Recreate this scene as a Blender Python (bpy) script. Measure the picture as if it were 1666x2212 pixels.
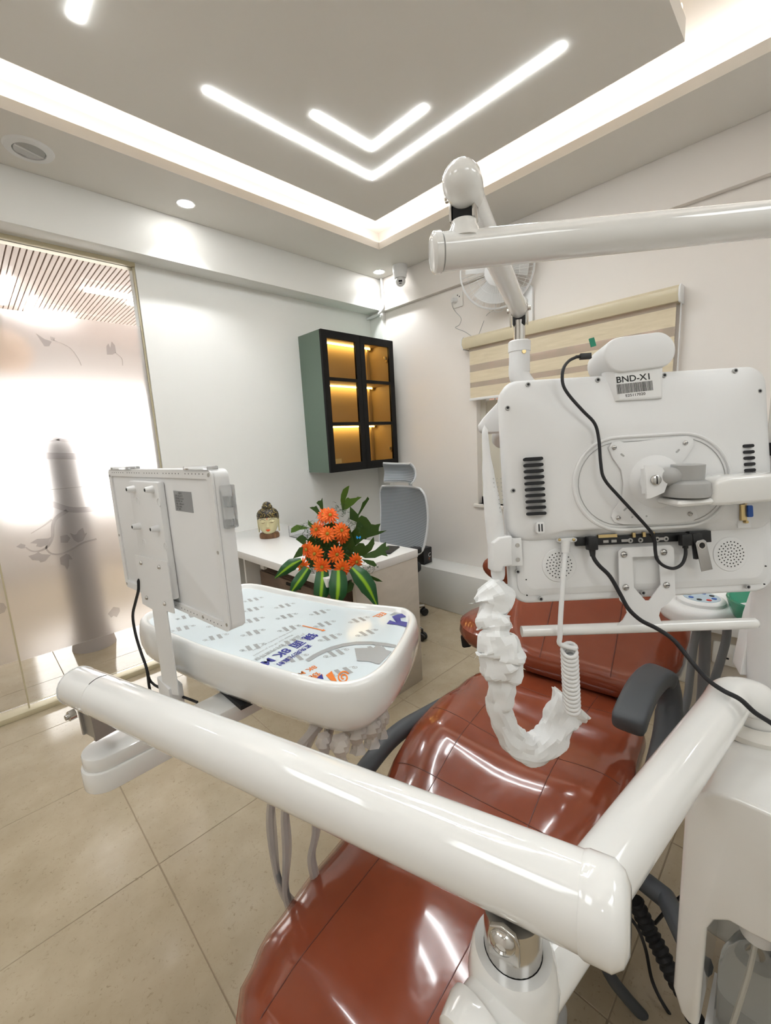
import bpy, bmesh, math, random
from mathutils import Vector as V, Matrix, Quaternion
random.seed(7)
PI = math.pi
for o in list(bpy.data.objects): bpy.data.objects.remove(o)
COL = bpy.context.scene.collection
SC = bpy.context.scene

# ------------------------------------------------------------------ camera
FPX, W, H, HC = 925.0, 1666.0, 2212.0, 1.35
RIGHT = V((0.70804, -0.70420, -0.05281))     # camera axes in room coordinates
DOWN  = V((-0.15395, -0.08108, -0.98483)); FWD = V((0.68923, 0.70536, -0.16526))
FWD.normalize(); RIGHT = (RIGHT - RIGHT.dot(FWD)*FWD).normalized(); DOWN = FWD.cross(RIGHT)
CAMP = V((0, 0, HC))
cam_d = bpy.data.cameras.new('camera'); cam = bpy.data.objects.new('camera', cam_d); COL.objects.link(cam)
cam_d.sensor_fit = 'HORIZONTAL'; cam_d.sensor_width = 36.0; cam_d.lens = 36.0*FPX/W
cam_d.clip_start = 0.01; cam_d.clip_end = 60
m3 = Matrix((RIGHT, -DOWN, -FWD)).transposed()
cam.matrix_world = Matrix.Translation(CAMP) @ m3.to_4x4()
SC.camera = cam
def ray(u, v): return RIGHT*((u-W/2)/FPX) + DOWN*((v-H/2)/FPX) + FWD
def onz(u, v, z): d = ray(u, v); return CAMP + d*((z-HC)/d.z)
def onx(u, v, x): d = ray(u, v); return CAMP + d*(x/d.x)
def ony(u, v, y): d = ray(u, v); return CAMP + d*(y/d.y)
def at(u, v, t): return CAMP + ray(u, v)*t
def onp(u, v, p, nrm):
    d = ray(u, v); return CAMP + d*((p-CAMP).dot(nrm)/d.dot(nrm))

# ------------------------------------------------------------------ world, exposure
wd = bpy.data.worlds.new('world'); SC.world = wd; wd.use_nodes = True
wd.node_tree.nodes['Background'].inputs[0].default_value = (0.92, 0.95, 1.0, 1)
wd.node_tree.nodes['Background'].inputs[1].default_value = 1.1
SC.view_settings.view_transform = 'Standard'; SC.view_settings.look = 'None'
SC.view_settings.gamma = 1.0; SC.view_settings.use_curve_mapping = False
SC.view_settings.exposure = 0.62
SC.cycles.max_bounces = 8; SC.cycles.diffuse_bounces = 4; SC.cycles.glossy_bounces = 3
SC.cycles.transmission_bounces = 6; SC.cycles.transparent_max_bounces = 8
SC.cycles.adaptive_threshold = 0.025; SC.cycles.caustics_reflective = False
SC.cycles.sample_clamp_indirect = 6.0
SC.cycles.use_denoising = True
# lamp strengths (emission of the room's lamp surfaces, last one for the added fill panels)
E_LED, E_COVE, E_WARM, E_DOWN, E_CAB, E_FILL = 36.0, 5.6, 3.0, 60.0, 11.0, 3.6

def area_light(name, loc, size, power, rot=(0, 0, 0), col=(1, 1, 1), sy=None):
    d = bpy.data.lights.new(name, 'AREA'); d.energy = power; d.size = size; d.color = col
    if sy: d.shape = 'RECTANGLE'; d.size_y = sy
    o = bpy.data.objects.new(name, d); COL.objects.link(o); o.location = loc; o.rotation_euler = rot
    return o
def spot_light(name, loc, power, cone=1.9, blend=0.6, col=(0.95, 0.98, 1.0), r=0.03):
    d = bpy.data.lights.new(name, 'SPOT'); d.energy = power; d.spot_size = cone; d.spot_blend = blend
    d.color = col; d.shadow_soft_size = r
    o = bpy.data.objects.new(name, d); COL.objects.link(o); o.location = loc
    return o

# ------------------------------------------------------------------ materials
def mat(name, col, rough=0.5, metal=0.0, emit=None, es=0.0, trans=0.0, ior=1.45, alpha=1.0, coat=0.0, spec=None, nodes=None, sss=0.0):
    m = bpy.data.materials.new(name); m.use_nodes = True
    b = m.node_tree.nodes['Principled BSDF']; i = b.inputs
    c = tuple(col)+(1,) if len(col) == 3 else col
    i['Base Color'].default_value = c; i['Roughness'].default_value = rough; i['Metallic'].default_value = metal
    i['IOR'].default_value = ior; i['Alpha'].default_value = alpha
    i['Transmission Weight'].default_value = trans; i['Coat Weight'].default_value = coat
    i['Coat Roughness'].default_value = 0.05
    if spec is not None: i['Specular IOR Level'].default_value = spec
    if sss: i['Subsurface Weight'].default_value = sss; i['Subsurface Radius'].default_value = (.01, .01, .01)
    if emit: i['Emission Color'].default_value = tuple(emit)+(1,); i['Emission Strength'].default_value = es
    m.diffuse_color = c
    if nodes: nodes(m.node_tree, b)
    return m
def N(nt, t, **kw):
    n = nt.nodes.new(t)
    for k, v in kw.items():
        if k in n.inputs: n.inputs[k].default_value = v
        else: setattr(n, k, v)
    return n
def pos(nt, scale=(1, 1, 1)):
    g = N(nt, 'ShaderNodeNewGeometry'); mp = N(nt, 'ShaderNodeMapping'); mp.inputs['Scale'].default_value = scale
    nt.links.new(g.outputs['Position'], mp.inputs['Vector']); return mp.outputs['Vector']
def ramp(nt, fac, stops):
    r = N(nt, 'ShaderNodeValToRGB'); e = r.color_ramp.elements
    while len(e) < len(stops): e.new(0.5)
    for k, (p, c) in enumerate(stops): e[k].position = p; e[k].color = tuple(c)+(1,)
    nt.links.new(fac, r.inputs['Fac']); return r.outputs['Color']
def bump(nt, b, h, strength=0.1, dist=0.01):
    n = N(nt, 'ShaderNodeBump'); n.inputs['Strength'].default_value = strength; n.inputs['Distance'].default_value = dist
    nt.links.new(h, n.inputs['Height']); nt.links.new(n.outputs['Normal'], b.inputs['Normal'])
def noise(nt, vec, scale, detail=4, rough=0.5, dist=0.0):
    n = N(nt, 'ShaderNodeTexNoise'); n.inputs['Scale'].default_value = scale; n.inputs['Detail'].default_value = detail
    n.inputs['Roughness'].default_value = rough; n.inputs['Distortion'].default_value = dist
    nt.links.new(vec, n.inputs['Vector']); return n.outputs['Fac']

def nd_tile(nt, b):
    f = noise(nt, pos(nt), 5.0, 5, 0.6)
    g = noise(nt, pos(nt, (1, 1, 1)), 70.0, 3, 0.7, 1.5)
    c1 = ramp(nt, f, [(0.3, (0.40, 0.325, 0.22)), (0.7, (0.485, 0.405, 0.29))])
    c2 = ramp(nt, g, [(0.30, (0.50, 0.46, 0.40)), (0.40, (1, 1, 1))])
    mx = N(nt, 'ShaderNodeMix', data_type='RGBA', blend_type='MULTIPLY'); mx.inputs['Factor'].default_value = 0.55
    nt.links.new(c1, mx.inputs[6]); nt.links.new(c2, mx.inputs[7]); nt.links.new(mx.outputs[2], b.inputs['Base Color'])
def nd_wood(c0, c1, sc=(3, 40, 40)):
    def fn(nt, b):
        f = noise(nt, pos(nt, sc), 1.2, 5, 0.6, 0.6)
        nt.links.new(ramp(nt, f, [(0.3, c0), (0.7, c1)]), b.inputs['Base Color'])
    return fn
def nd_leather(nt, b):
    f = noise(nt, pos(nt), 9.0, 3, 0.5)
    nt.links.new(ramp(nt, f, [(0.3, (0.215, 0.047, 0.021)), (0.7, (0.25, 0.058, 0.026))]), b.inputs['Base Color'])
    bump(nt, b, noise(nt, pos(nt), 22.0, 2, 0.5), 0.13, 0.004)
def nd_wall(nt, b):
    bump(nt, b, noise(nt, pos(nt), 60.0, 3, 0.6), 0.05, 0.002)
def nd_mesh(nt, b):
    wv = N(nt, 'ShaderNodeTexWave', wave_type='BANDS', bands_direction='Z'); wv.inputs['Scale'].default_value = 28.0
    nt.links.new(pos(nt), wv.inputs['Vector'])
    nt.links.new(ramp(nt, wv.outputs['Fac'], [(0.2, (0.17, 0.185, 0.20)), (0.7, (0.36, 0.385, 0.41))]), b.inputs['Base Color'])
def nd_hair(nt, b):
    vo = N(nt, 'ShaderNodeTexVoronoi'); vo.inputs['Scale'].default_value = 95.0
    nt.links.new(pos(nt), vo.inputs['Vector'])
    nt.links.new(ramp(nt, vo.outputs['Distance'], [(0.30, (0.30, 0.22, 0.06)), (0.48, (0.018, 0.014, 0.012))]), b.inputs['Base Color'])
    bump(nt, b, vo.outputs['Distance'], 0.6, 0.004)
def nd_dracaena(nt, b):
    u = N(nt, 'ShaderNodeUVMap'); s = N(nt, 'ShaderNodeSeparateXYZ'); nt.links.new(u.outputs['UV'], s.inputs[0])
    nt.links.new(ramp(nt, s.outputs['X'], [(0.0, (0.012, 0.07, 0.022)), (0.36, (0.014, 0.085, 0.02)), (0.45, (0.24, 0.44, 0.015)), (0.55, (0.24, 0.44, 0.015)), (0.64, (0.014, 0.085, 0.02)), (1.0, (0.012, 0.07, 0.022))]), b.inputs['Base Color'])
def nd_petal(nt, b):
    f = noise(nt, pos(nt), 25.0, 2, 0.5)
    nt.links.new(ramp(nt, f, [(0.3, (0.85, 0.10, 0.008)), (0.7, (0.95, 0.20, 0.012))]), b.inputs['Base Color'])
def nd_frost(nt, b):
    bump(nt, b, noise(nt, pos(nt), 400.0, 2, 0.5), 0.05, 0.001)

M = {}
M['wall'] = mat('wall_paint', (0.80, 0.795, 0.765), 0.55, nodes=nd_wall)
M['wall2'] = mat('wall_paint_warm', (0.82, 0.775, 0.73), 0.55, nodes=nd_wall)
M['ceil'] = mat('ceiling_paint', (0.80, 0.775, 0.73), 0.7)
M['ceilw'] = mat('cove_paint', (0.86, 0.81, 0.76), 0.7)
M['tile'] = mat('floor_tile', (0.6, 0.5, 0.37), 0.10, nodes=nd_tile)
M['grout'] = mat('grout', (0.30, 0.235, 0.16), 0.8)
M['led'] = mat('led_diffuser', (1, 1, 1), 0.5, emit=(0.93, 0.98, 1.0), es=E_LED)
M['cove'] = mat('cove_led', (1, 1, 1), 0.5, emit=(1, 0.98, 0.94), es=E_COVE)
M['warm'] = mat('warm_led', (1, 1, 1), 0.5, emit=(1, 0.70, 0.34), es=E_WARM)
M['down'] = mat('downlight_lens', (1, 1, 1), 0.5, emit=(1, 0.98, 0.95), es=E_DOWN)
M['cabled'] = mat('cabinet_led', (1, 1, 1), 0.5, emit=(1, 0.74, 0.28), es=E_CAB)
M['gloss'] = mat('white_gloss_enamel', (0.83, 0.825, 0.80), 0.09, coat=0.7)
M['plastic'] = mat('white_plastic', (0.80, 0.80, 0.795), 0.38)
M['plasticg'] = mat('light_grey_plastic', (0.42, 0.42, 0.41), 0.42)
M['ivory'] = mat('ivory_plastic', (0.77, 0.74, 0.68), 0.35)
M['clear'] = mat('clear_plastic', (0.97, 0.98, 0.98), 0.08, trans=0.9, ior=1.2)
M['black'] = mat('black_plastic', (0.012, 0.012, 0.013), 0.35)
M['blackr'] = mat('black_rubber', (0.015, 0.015, 0.017), 0.6)
M['dark'] = mat('dark_hole', (0.02, 0.02, 0.022), 0.8)
M['grey'] = mat('grey_armrest', (0.075, 0.082, 0.09), 0.5)
M['hose'] = mat('grey_hose', (0.20, 0.205, 0.21), 0.5)
M['chrome'] = mat('chrome', (0.62, 0.60, 0.57), 0.16, metal=1.0)
M['steel'] = mat('steel_screw', (0.55, 0.54, 0.52), 0.25, metal=1.0)
M['brass'] = mat('brass', (0.65, 0.5, 0.25), 0.3, metal=1.0)
M['leather'] = mat('brown_vinyl', (0.33, 0.075, 0.032), 0.13, coat=0.5, nodes=nd_leather)
M['seam'] = mat('vinyl_seam', (0.12, 0.028, 0.014), 0.35)
M['green'] = mat('sage_laminate', (0.135, 0.185, 0.145), 0.45)
M['blackfr'] = mat('black_aluminium', (0.009, 0.0085, 0.0085), 0.35, spec=0.2)
M['bronze'] = mat('bronze_laminate', (0.50, 0.37, 0.20), 0.45)
M['tan'] = mat('tan_disc', (0.88, 0.70, 0.56), 1.0, trans=0.7, ior=1.1)
M['pane'] = mat('bronze_glass', (0.93, 0.86, 0.74), 0.02, trans=1.0, ior=1.05)
M['glass'] = mat('clear_glass', (0.97, 0.985, 0.98), 0.0, trans=1.0, ior=1.1)
M['frost'] = mat('frosted_film', (0.955, 0.92, 0.91), 0.42, trans=0.93, ior=1.15, nodes=nd_frost)
M['decal'] = mat('etched_decal', (0.86, 0.83, 0.825), 0.14, trans=0.95, ior=1.08)
M['track'] = mat('champagne_aluminium', (0.58, 0.52, 0.36), 0.4, metal=0.2)
M['desk'] = mat('white_laminate', (0.80, 0.79, 0.77), 0.18)
M['deskside'] = mat('travertine_laminate', (0.56, 0.51, 0.44), 0.35, nodes=nd_wood((0.53, 0.48, 0.41), (0.62, 0.565, 0.49), (4, 4, 9)))
M['walnut'] = mat('brown_wood', (0.2, 0.13, 0.09), 0.45, nodes=nd_wood((0.13, 0.085, 0.06), (0.24, 0.165, 0.12), (30, 6, 6)))
M['slat'] = mat('pale_slat_wood', (0.70, 0.56, 0.47), 0.5, nodes=nd_wood((0.58, 0.46, 0.40), (0.70, 0.58, 0.52), (30, 2, 30)))
M['slatgap'] = mat('dark_slat_board', (0.16, 0.10, 0.07), 0.8)  # dark brown board behind the slats
M['taupe'] = mat('taupe_plaster', (0.50, 0.455, 0.44), 0.6)
M['outwall'] = mat('reception_wall', (0.85, 0.83, 0.81), 0.7)
M['blindc'] = mat('cream_blind_fabric', (0.70, 0.60, 0.43), 0.8, nodes=nd_wood((0.66, 0.565, 0.40), (0.76, 0.66, 0.49), (60, 6, 60)))
M['sheer'] = mat('sheer_blind_fabric', (0.62, 0.52, 0.42), 0.8, alpha=0.45)
M['blindbox'] = mat('cream_cassette', (0.66, 0.58, 0.41), 0.22)
M['outside'] = mat('neighbour_brick', (0.55, 0.33, 0.24), 0.9)
M['winframe'] = mat('window_frame', (0.66, 0.63, 0.55), 0.45)
M['meshback'] = mat('grey_mesh_fabric', (0.22, 0.24, 0.26), 0.7, nodes=nd_mesh)
M['chairw'] = mat('pale_grey_plastic', (0.62, 0.63, 0.64), 0.35)
M['skin'] = mat('cream_painted_resin', (0.62, 0.56, 0.33), 0.4)
M['hair'] = mat('black_gold_hair', (0.03, 0.025, 0.02), 0.35, nodes=nd_hair)
M['collar'] = mat('brown_painted_resin', (0.16, 0.075, 0.035), 0.45, nodes=nd_wood((0.10, 0.045, 0.02), (0.26, 0.13, 0.06), (60, 60, 6)))
M['lips'] = mat('orange_red_paint', (0.80, 0.12, 0.03), 0.4)
M['brow'] = mat('dark_blue_paint', (0.03, 0.03, 0.07), 0.5)
M['redpaint'] = mat('red_paint', (0.6, 0.02, 0.01), 0.5)
M['petal'] = mat('orange_petal', (0.9, 0.15, 0.01), 0.55, nodes=nd_petal)
M['fcentre'] = mat('gerbera_centre', (0.35, 0.22, 0.02), 0.7)
M['leaf'] = mat('deep_green_leaf', (0.035, 0.085, 0.012), 0.4)
M['leaf2'] = mat('bright_green_leaf', (0.085, 0.17, 0.02), 0.4)
M['drac'] = mat('striped_leaf', (0.05, 0.15, 0.02), 0.3, nodes=nd_dracaena)
M['fern'] = mat('fern_green', (0.022, 0.07, 0.018), 0.6)
M['vase'] = mat('dark_green_wrap', (0.02, 0.05, 0.02), 0.5)
M['bluep'] = mat('blue_paper', (0.01, 0.32, 0.75), 0.4)
M['pearl'] = mat('pearl_bead', (0.8, 0.8, 0.82), 0.2)
M['film'] = mat('protective_film', (0.66, 0.725, 0.75), 0.10, spec=0.6)
M['fgrey'] = mat('film_print_grey', (0.36, 0.365, 0.365), 0.25)
M['fline'] = mat('film_print_line', (0.30, 0.31, 0.32), 0.25)
M['fblue'] = mat('film_print_blue', (0.025, 0.03, 0.25), 0.25)
M['forange'] = mat('film_print_orange', (0.72, 0.19, 0.03), 0.25)
M['sleeve'] = mat('white_nonwoven_sleeve', (0.84, 0.85, 0.845), 0.75, sss=0.15)
M['silver'] = mat('silver_sticker', (0.33, 0.34, 0.35), 0.35, metal=0.3)
M['usb'] = mat('brushed_metal', (0.45, 0.44, 0.43), 0.35, metal=0.9)
M['vga'] = mat('blue_connector', (0.02, 0.10, 0.42), 0.4)
M['tab'] = mat('green_tab', (0.0, 0.22, 0.12), 0.4)
M['pad'] = mat('keypad_blue', (0.42, 0.52, 0.60), 0.35)
M['bowl'] = mat('green_glass_bowl', (0.10, 0.42, 0.27), 0.08, trans=0.35, ior=1.3)
M['bottle'] = mat('clear_bottle', (0.90, 0.90, 0.87), 0.06, trans=0.95, ior=1.15)
M['paper'] = mat('white_label', (0.84, 0.84, 0.83), 0.4)
M['ink'] = mat('black_ink', (0.01, 0.01, 0.01), 0.5)
M['sock'] = mat('white_socket', (0.80, 0.78, 0.74), 0.3)
M['crepe'] = mat('plastic_sheath', (0.62, 0.57, 0.54), 0.35, alpha=0.55)
M['win_light'] = mat('daylit_curtain', (1, 1, 1), 0.6, emit=(1, 0.975, 0.95), es=3.6)
M['panel'] = mat('fill_panel', (1, 1, 1), 0.5, emit=(0.94, 0.98, 1.0), es=E_FILL)  # glow of the added fill panels out of view
M['shutter'] = mat('cream_window_board', (0.66, 0.62, 0.52), 0.6)

# ------------------------------------------------------------------ mesh helpers
def frame(o, u, v=None, w=None):
    """local axes u (x), v (y), w (z) at o"""
    u = V(u).normalized()
    if w is None:
        v = V(v); v = (v - v.dot(u)*u).normalized(); w = u.cross(v)
    else:
        w = V(w); w = (w - w.dot(u)*u).normalized(); v = w.cross(u)
    m = Matrix((u, v, w)).transposed().to_4x4(); m.translation = V(o); return m
def zframe(o, d):
    """local z along d"""
    d = V(d).normalized(); return Matrix.Translation(V(o)) @ d.to_track_quat('Z', 'Y').to_matrix().to_4x4()
def spline(pts, n=8, closed=False):
    """Catmull-Rom through points"""
    P = [V(p) for p in pts]; out = []; L = len(P)
    rng = range(L) if closed else range(L-1)
    for i in rng:
        if closed: p0, p1, p2, p3 = P[(i-1) % L], P[i], P[(i+1) % L], P[(i+2) % L]
        else:
            p1, p2 = P[i], P[i+1]
            p0 = P[i-1] if i > 0 else p1*2-p2
            p3 = P[i+2] if i+2 < L else p2*2-p1
        for k in range(n):
            t = k/n
            out.append(0.5*((2*p1)+(p2-p0)*t+(2*p0-5*p1+4*p2-p3)*t*t+(3*p1-p0-3*p2+p3)*t**3))
    if not closed: out.append(P[-1].copy())
    return out
def rrect(w, h, r, n=6, cx=0, cy=0):
    out = []
    for k, (sx, sy) in enumerate(((1, 1), (-1, 1), (-1, -1), (1, -1))):
        for j in range(n+1):
            a = PI/2*(k+j/n)
            out.append((cx+sx*(w/2-r)+r*math.cos(a), cy+sy*(h/2-r)+r*math.sin(a)))
    return out
def circle(r, n=24, cx=0, cy=0): return [(cx+r*math.cos(2*PI*k/n), cy+r*math.sin(2*PI*k/n)) for k in range(n)]
class MB:
    def __init__(s, mtx=None): s.v = []; s.f = []; s.mi = []; s.cur = 0; s.mtx = mtx
    def add(s, vs, fs, m=None):
        m = m or s.mtx; b = len(s.v)
        for p in vs: s.v.append(m @ V(p) if m else V(p))
        for f in fs: s.f.append([b+i for i in f]); s.mi.append(s.cur)
        return s
    def box(s, p0, p1, m=None):
        (a, b, c), (d, e, f) = p0, p1
        vs = [(a, b, c), (d, b, c), (d, e, c), (a, e, c), (a, b, f), (d, b, f), (d, e, f), (a, e, f)]
        return s.add(vs, [(0, 3, 2, 1), (4, 5, 6, 7), (0, 1, 5, 4), (1, 2, 6, 5), (2, 3, 7, 6), (3, 0, 4, 7)], m)
    def prism(s, poly, z0, z1, m=None):
        n = len(poly); vs = [(x, y, z0) for x, y in poly]+[(x, y, z1) for x, y in poly]
        return s.add(vs, [list(range(n))[::-1], list(range(n, 2*n))]+[(i, (i+1) % n, n+(i+1) % n, n+i) for i in range(n)], m)
    def loft(s, rings, m=None, cap=True, closed=True):
        n = len(rings[0]); vs = [p for r in rings for p in r]; fs = []
        for k in range(len(rings)-1):
            for i in range(n if closed else n-1):
                j = (i+1) % n; fs.append((k*n+i, k*n+j, (k+1)*n+j, (k+1)*n+i))
        if cap and closed: fs.append(list(range(n))[::-1]); fs.append([(len(rings)-1)*n+i for i in range(n)])
        return s.add(vs, fs, m)
    def lathe(s, prof, seg=24, m=None, cap=True):
        return s.loft([[(r*math.cos(2*PI*k/seg), r*math.sin(2*PI*k/seg), z) for k in range(seg)] for r, z in prof], m, cap)
    def cyl(s, a, b, r, seg=20, r2=None):
        a, b = V(a), V(b); L = (b-a).length
        return s.lathe([(r, 0), (r2 if r2 is not None else r, L)], seg, zframe(a, b-a))
    def tube(s, pts, r, seg=12, cap=True, rnd=False):
        P = [V(p) for p in pts]; n = len(P)
        R = r if isinstance(r, (list, tuple)) else [r]*n
        T = [(P[min(i+1, n-1)]-P[max(i-1, 0)]).normalized() for i in range(n)]
        q = T[0].to_track_quat('Z', 'Y'); x = q @ V((1, 0, 0)); rings = []
        if rnd:
            Pn, Rn, Tn = [], [], []
            for k in (3, 2, 1): a = k*PI/8; Pn.append(P[0]-T[0]*R[0]*math.sin(a)); Rn.append(R[0]*math.cos(a)); Tn.append(T[0])
            P2, R2, T2 = [], [], []
            for k in (1, 2, 3): a = k*PI/8; P2.append(P[-1]+T[-1]*R[-1]*math.sin(a)); R2.append(R[-1]*math.cos(a)); T2.append(T[-1])
            P = Pn+P+P2; R = Rn+list(R)+R2; T = Tn+T+T2
        for p, rr, t in zip(P, R, T):
            x = (x-x.dot(t)*t).normalized(); y = t.cross(x)
            rings.append([p+(x*math.cos(2*PI*k/seg)+y*math.sin(2*PI*k/seg))*rr for k in range(seg)])
        return s.loft(rings, Matrix.Identity(4) if s.mtx is None else None, cap)
    def sphere(s, c, r, nu=20, nv=12, m=None, v0=0.0, v1=1.0):
        rx, ry, rz = r if isinstance(r, (tuple, list)) else (r, r, r); rings = []
        for j in range(nv+1):
            t = PI*(v0+(v1-v0)*j/nv); st = max(math.sin(t), 1e-4)
            rings.append([(c[0]+rx*st*math.cos(2*PI*k/nu), c[1]+ry*st*math.sin(2*PI*k/nu), c[2]-rz*math.cos(t)) for k in range(nu)])
        return s.loft(rings, m)
    def grid(s, fn, nu, nv, m=None):
        vs = [fn(i/nu, j/nv) for j in range(nv+1) for i in range(nu+1)]
        return s.add(vs, [(j*(nu+1)+i, j*(nu+1)+i+1, (j+1)*(nu+1)+i+1, (j+1)*(nu+1)+i) for j in range(nv) for i in range(nu)], m)
    def mesh(s, name, off=V((0, 0, 0)), bevel=0, seg=2, sharp=40, solid=0, sub=0):
        me = bpy.data.meshes.new(name); bm = bmesh.new()
        vv = [bm.verts.new(p-off) for p in s.v]
        for f, mi in zip(s.f, s.mi):
            try: fc = bm.faces.new([vv[i] for i in f]); fc.material_index = mi
            except ValueError: pass
        bmesh.ops.remove_doubles(bm, verts=bm.verts, dist=1e-6)
        bmesh.ops.recalc_face_normals(bm, faces=bm.faces)
        if solid: bmesh.ops.solidify(bm, geom=bm.faces[:], thickness=solid)
        if bevel:
            es = [e for e in bm.edges if len(e.link_faces) == 2 and e.calc_face_angle(0) > math.radians(35)]
            if es: bmesh.ops.bevel(bm, geom=es, offset=bevel, segments=seg, profile=0.5, affect='EDGES', clamp_overlap=True)
        for f in bm.faces: f.smooth = True
        bm.to_mesh(me); bm.free()
        me.set_sharp_from_angle(angle=math.radians(sharp))
        return me
    def build(s, name, m, parent=None, **kw):
        me = s.mesh(name, wloc(parent), **kw)
        for x in (m if isinstance(m, (list, tuple)) else [m]): me.materials.append(M[x] if isinstance(x, str) else x)
        return link(name, me, parent)
def wloc(p):
    l = V((0, 0, 0))
    while p: l += p.location; p = p.parent
    return l
def link(name, me, parent=None):
    o = bpy.data.objects.new(name, me); COL.objects.link(o)
    if parent: o.parent = parent
    return o
def tag(o, label=None, cat=None, group=None, kind=None):
    for k, x in (('label', label), ('category', cat), ('group', group), ('kind', kind)):
        if x: o[k] = x
    return o
def thing(name, label, cat, loc, group=None, kind=None):
    o = bpy.data.objects.new(name, None); COL.objects.link(o); o.location = V(loc); o.empty_display_size = 0.05
    return tag(o, label, cat, group, kind)
def struct(name, loc=(0, 0, 0)):
    return thing(name, None, None, loc, kind='structure')
def copy_tree(o, loc=None, parent=None):
    c = o.copy(); COL.objects.link(c); c.parent = parent
    if loc is not None: c.location = V(loc)
    for ch in o.children: copy_tree(ch, None, c)
    return c
def text(name, s, size, mtx, m, parent, align='LEFT', bold=0.0, sx=1.0):
    """flat lettering: local x along the line, y up, lying in the xy plane of mtx"""
    c = bpy.data.curves.new(name, 'FONT'); c.body = s; c.size = size; c.align_x = align; c.align_y = 'BOTTOM_BASELINE'
    c.offset = bold; c.resolution_u = 3
    t = bpy.data.objects.new(name, c); COL.objects.link(t)
    dg = bpy.context.evaluated_depsgraph_get(); me = bpy.data.meshes.new_from_object(t.evaluated_get(dg))
    bpy.data.objects.remove(t); off = wloc(parent)
    for v in me.vertices: v.co = mtx @ V((v.co.x*sx, v.co.y, 0)) - off
    me.materials.clear(); me.materials.append(M[m]); me.name = name
    return link(name, me, parent)
# ================================================================== the room
D1, D2, ZC, ZB = 2.877, 2.79, 2.68, 2.432      # left wall y, back wall x, soffit, beam bottom
X0, Y0 = -1.9, -1.6
# floor: slab with single tiles laid on it
fl = struct('floor', (0, 0, 0))
MB().box((X0, Y0, -0.06), (2.80, 7.6, -0.0015)).build('grout_bed', 'grout', fl)
tb = MB().box((-0.2988, -0.2988, -0.008), (0.2988, 0.2988, 0.0))
tm = tb.mesh('tile', bevel=0.0012, seg=1); tm.materials.append(M['tile'])
for i in range(-3, 5):
    for j in range(-3, 10):
        cx, cy = 0.268+0.3+0.6*i, 0.842+0.3+0.6*j
        if cx > 2.6 or cy > 6.2 or cx < X0-0.1: continue
        t = link('tile', tm, fl); t.location = (cx, cy, 0)
# walls
wl = struct('wall_left'); b = MB()
b.box((0.897, D1, 0), (2.86, D1+0.12, 2.9)); b.build('wall_panel', 'wall', wl)
MB().box((-1.9, D1, 0), (-0.86, D1+0.12, 2.9)).build('wall_panel', 'wall', wl)
MB().box((-0.86, D1, 2.47), (0.897, D1+0.12, 2.9)).build('wall_panel', 'wall', wl)
WY0, WY1, WZ0, WZ1 = 0.62, 1.83, 0.83, 2.0       # window opening in the back wall
wb = struct('wall_back')
MB().box((D2, Y0, 0), (D2+0.14, WY0, 2.9)).build('wall_panel', 'wall2', wb)
MB().box((D2, WY1, 0), (D2+0.14, D1+0.12, 2.9)).build('wall_panel', 'wall2', wb)
MB().box((D2, WY0, 0), (D2+0.14, WY1, WZ0)).build('wall_panel', 'wall2', wb)
MB().box((D2, WY0, WZ1), (D2+0.14, WY1, 2.9)).build('wall_panel', 'wall2', wb)
tag(MB().box((X0-0.1, Y0, 0), (X0, 7.6, 2.9)).build('wall_front', 'wall2'), kind='structure')
tag(MB().box((X0, Y0-0.1, 0), (2.9, Y0, 2.9)).build('wall_right', 'wall'), kind='structure')
# beams and corner pier
tag(MB().box((X0, 2.728, ZB), (2.745, D1, ZC)).build('trim_1', 'wall', bevel=0.002), kind='structure')
tag(MB().box((2.75, Y0, ZB-0.004), (D2, 2.727, ZC)).build('trim_2', 'wall2', bevel=0.002), kind='structure')
tag(MB().box((2.745, 2.728, 0), (D2, D1, ZC)).build('trim_3', 'wall'), kind='structure')
# low ledge under the window
LZ, LX = 0.325, 2.55
tag(MB().box((LX, Y0, 0), (D2, 2.728, LZ)).build('trim_4', 'wall', bevel=0.004), kind='structure')
# ceiling: soffit ring with lip, cove, upper slab, hanging centre panel
OX0, OX1, OY0, OY1 = -0.52, 2.342, -0.40, 2.318
ce = struct('ceiling', (0, 0, ZC)); LIP = 0.047; BK = 0.14; ZU = 2.87
def ring(b, x0, x1, y0, y1, z0, z1, X0=X0, X1=D2, Y0=Y0, Y1=D1):
    b.box((X0, Y0, z0), (X1, y0, z1)); b.box((X0, y1, z0), (X1, Y1, z1))
    b.box((X0, y0, z0), (x0, y1, z1)); b.box((x1, y0, z0), (X1, y1, z1))
ring_b = MB(); ring(ring_b, OX0, OX1, OY0, OY1, ZC, ZC+LIP); ring_b.build('soffit', 'ceil', ce)
rb = MB(); ring(rb, OX0-BK, OX1+BK, OY0-BK, OY1+BK, ZC+LIP, ZU); rb.build('cove_back', 'ceilw', ce)
MB().box((X0, Y0, ZU), (2.93, D1+0.12, ZU+0.08)).build('upper_slab', 'ceilw', ce)
PX0, PX1, PY0, PY1 = 0.150, 2.045, 0.456, 2.045
MB().box((PX0, PY0, ZC), (PX1, PY1, ZC+0.07)).build('centre_panel', 'ceil', ce)
MB().box((PX0+0.3, PY0+0.3, ZC+0.07), (PX1-0.3, PY1-0.3, ZU)).build('panel_hanger', 'ceilw', ce)
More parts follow.
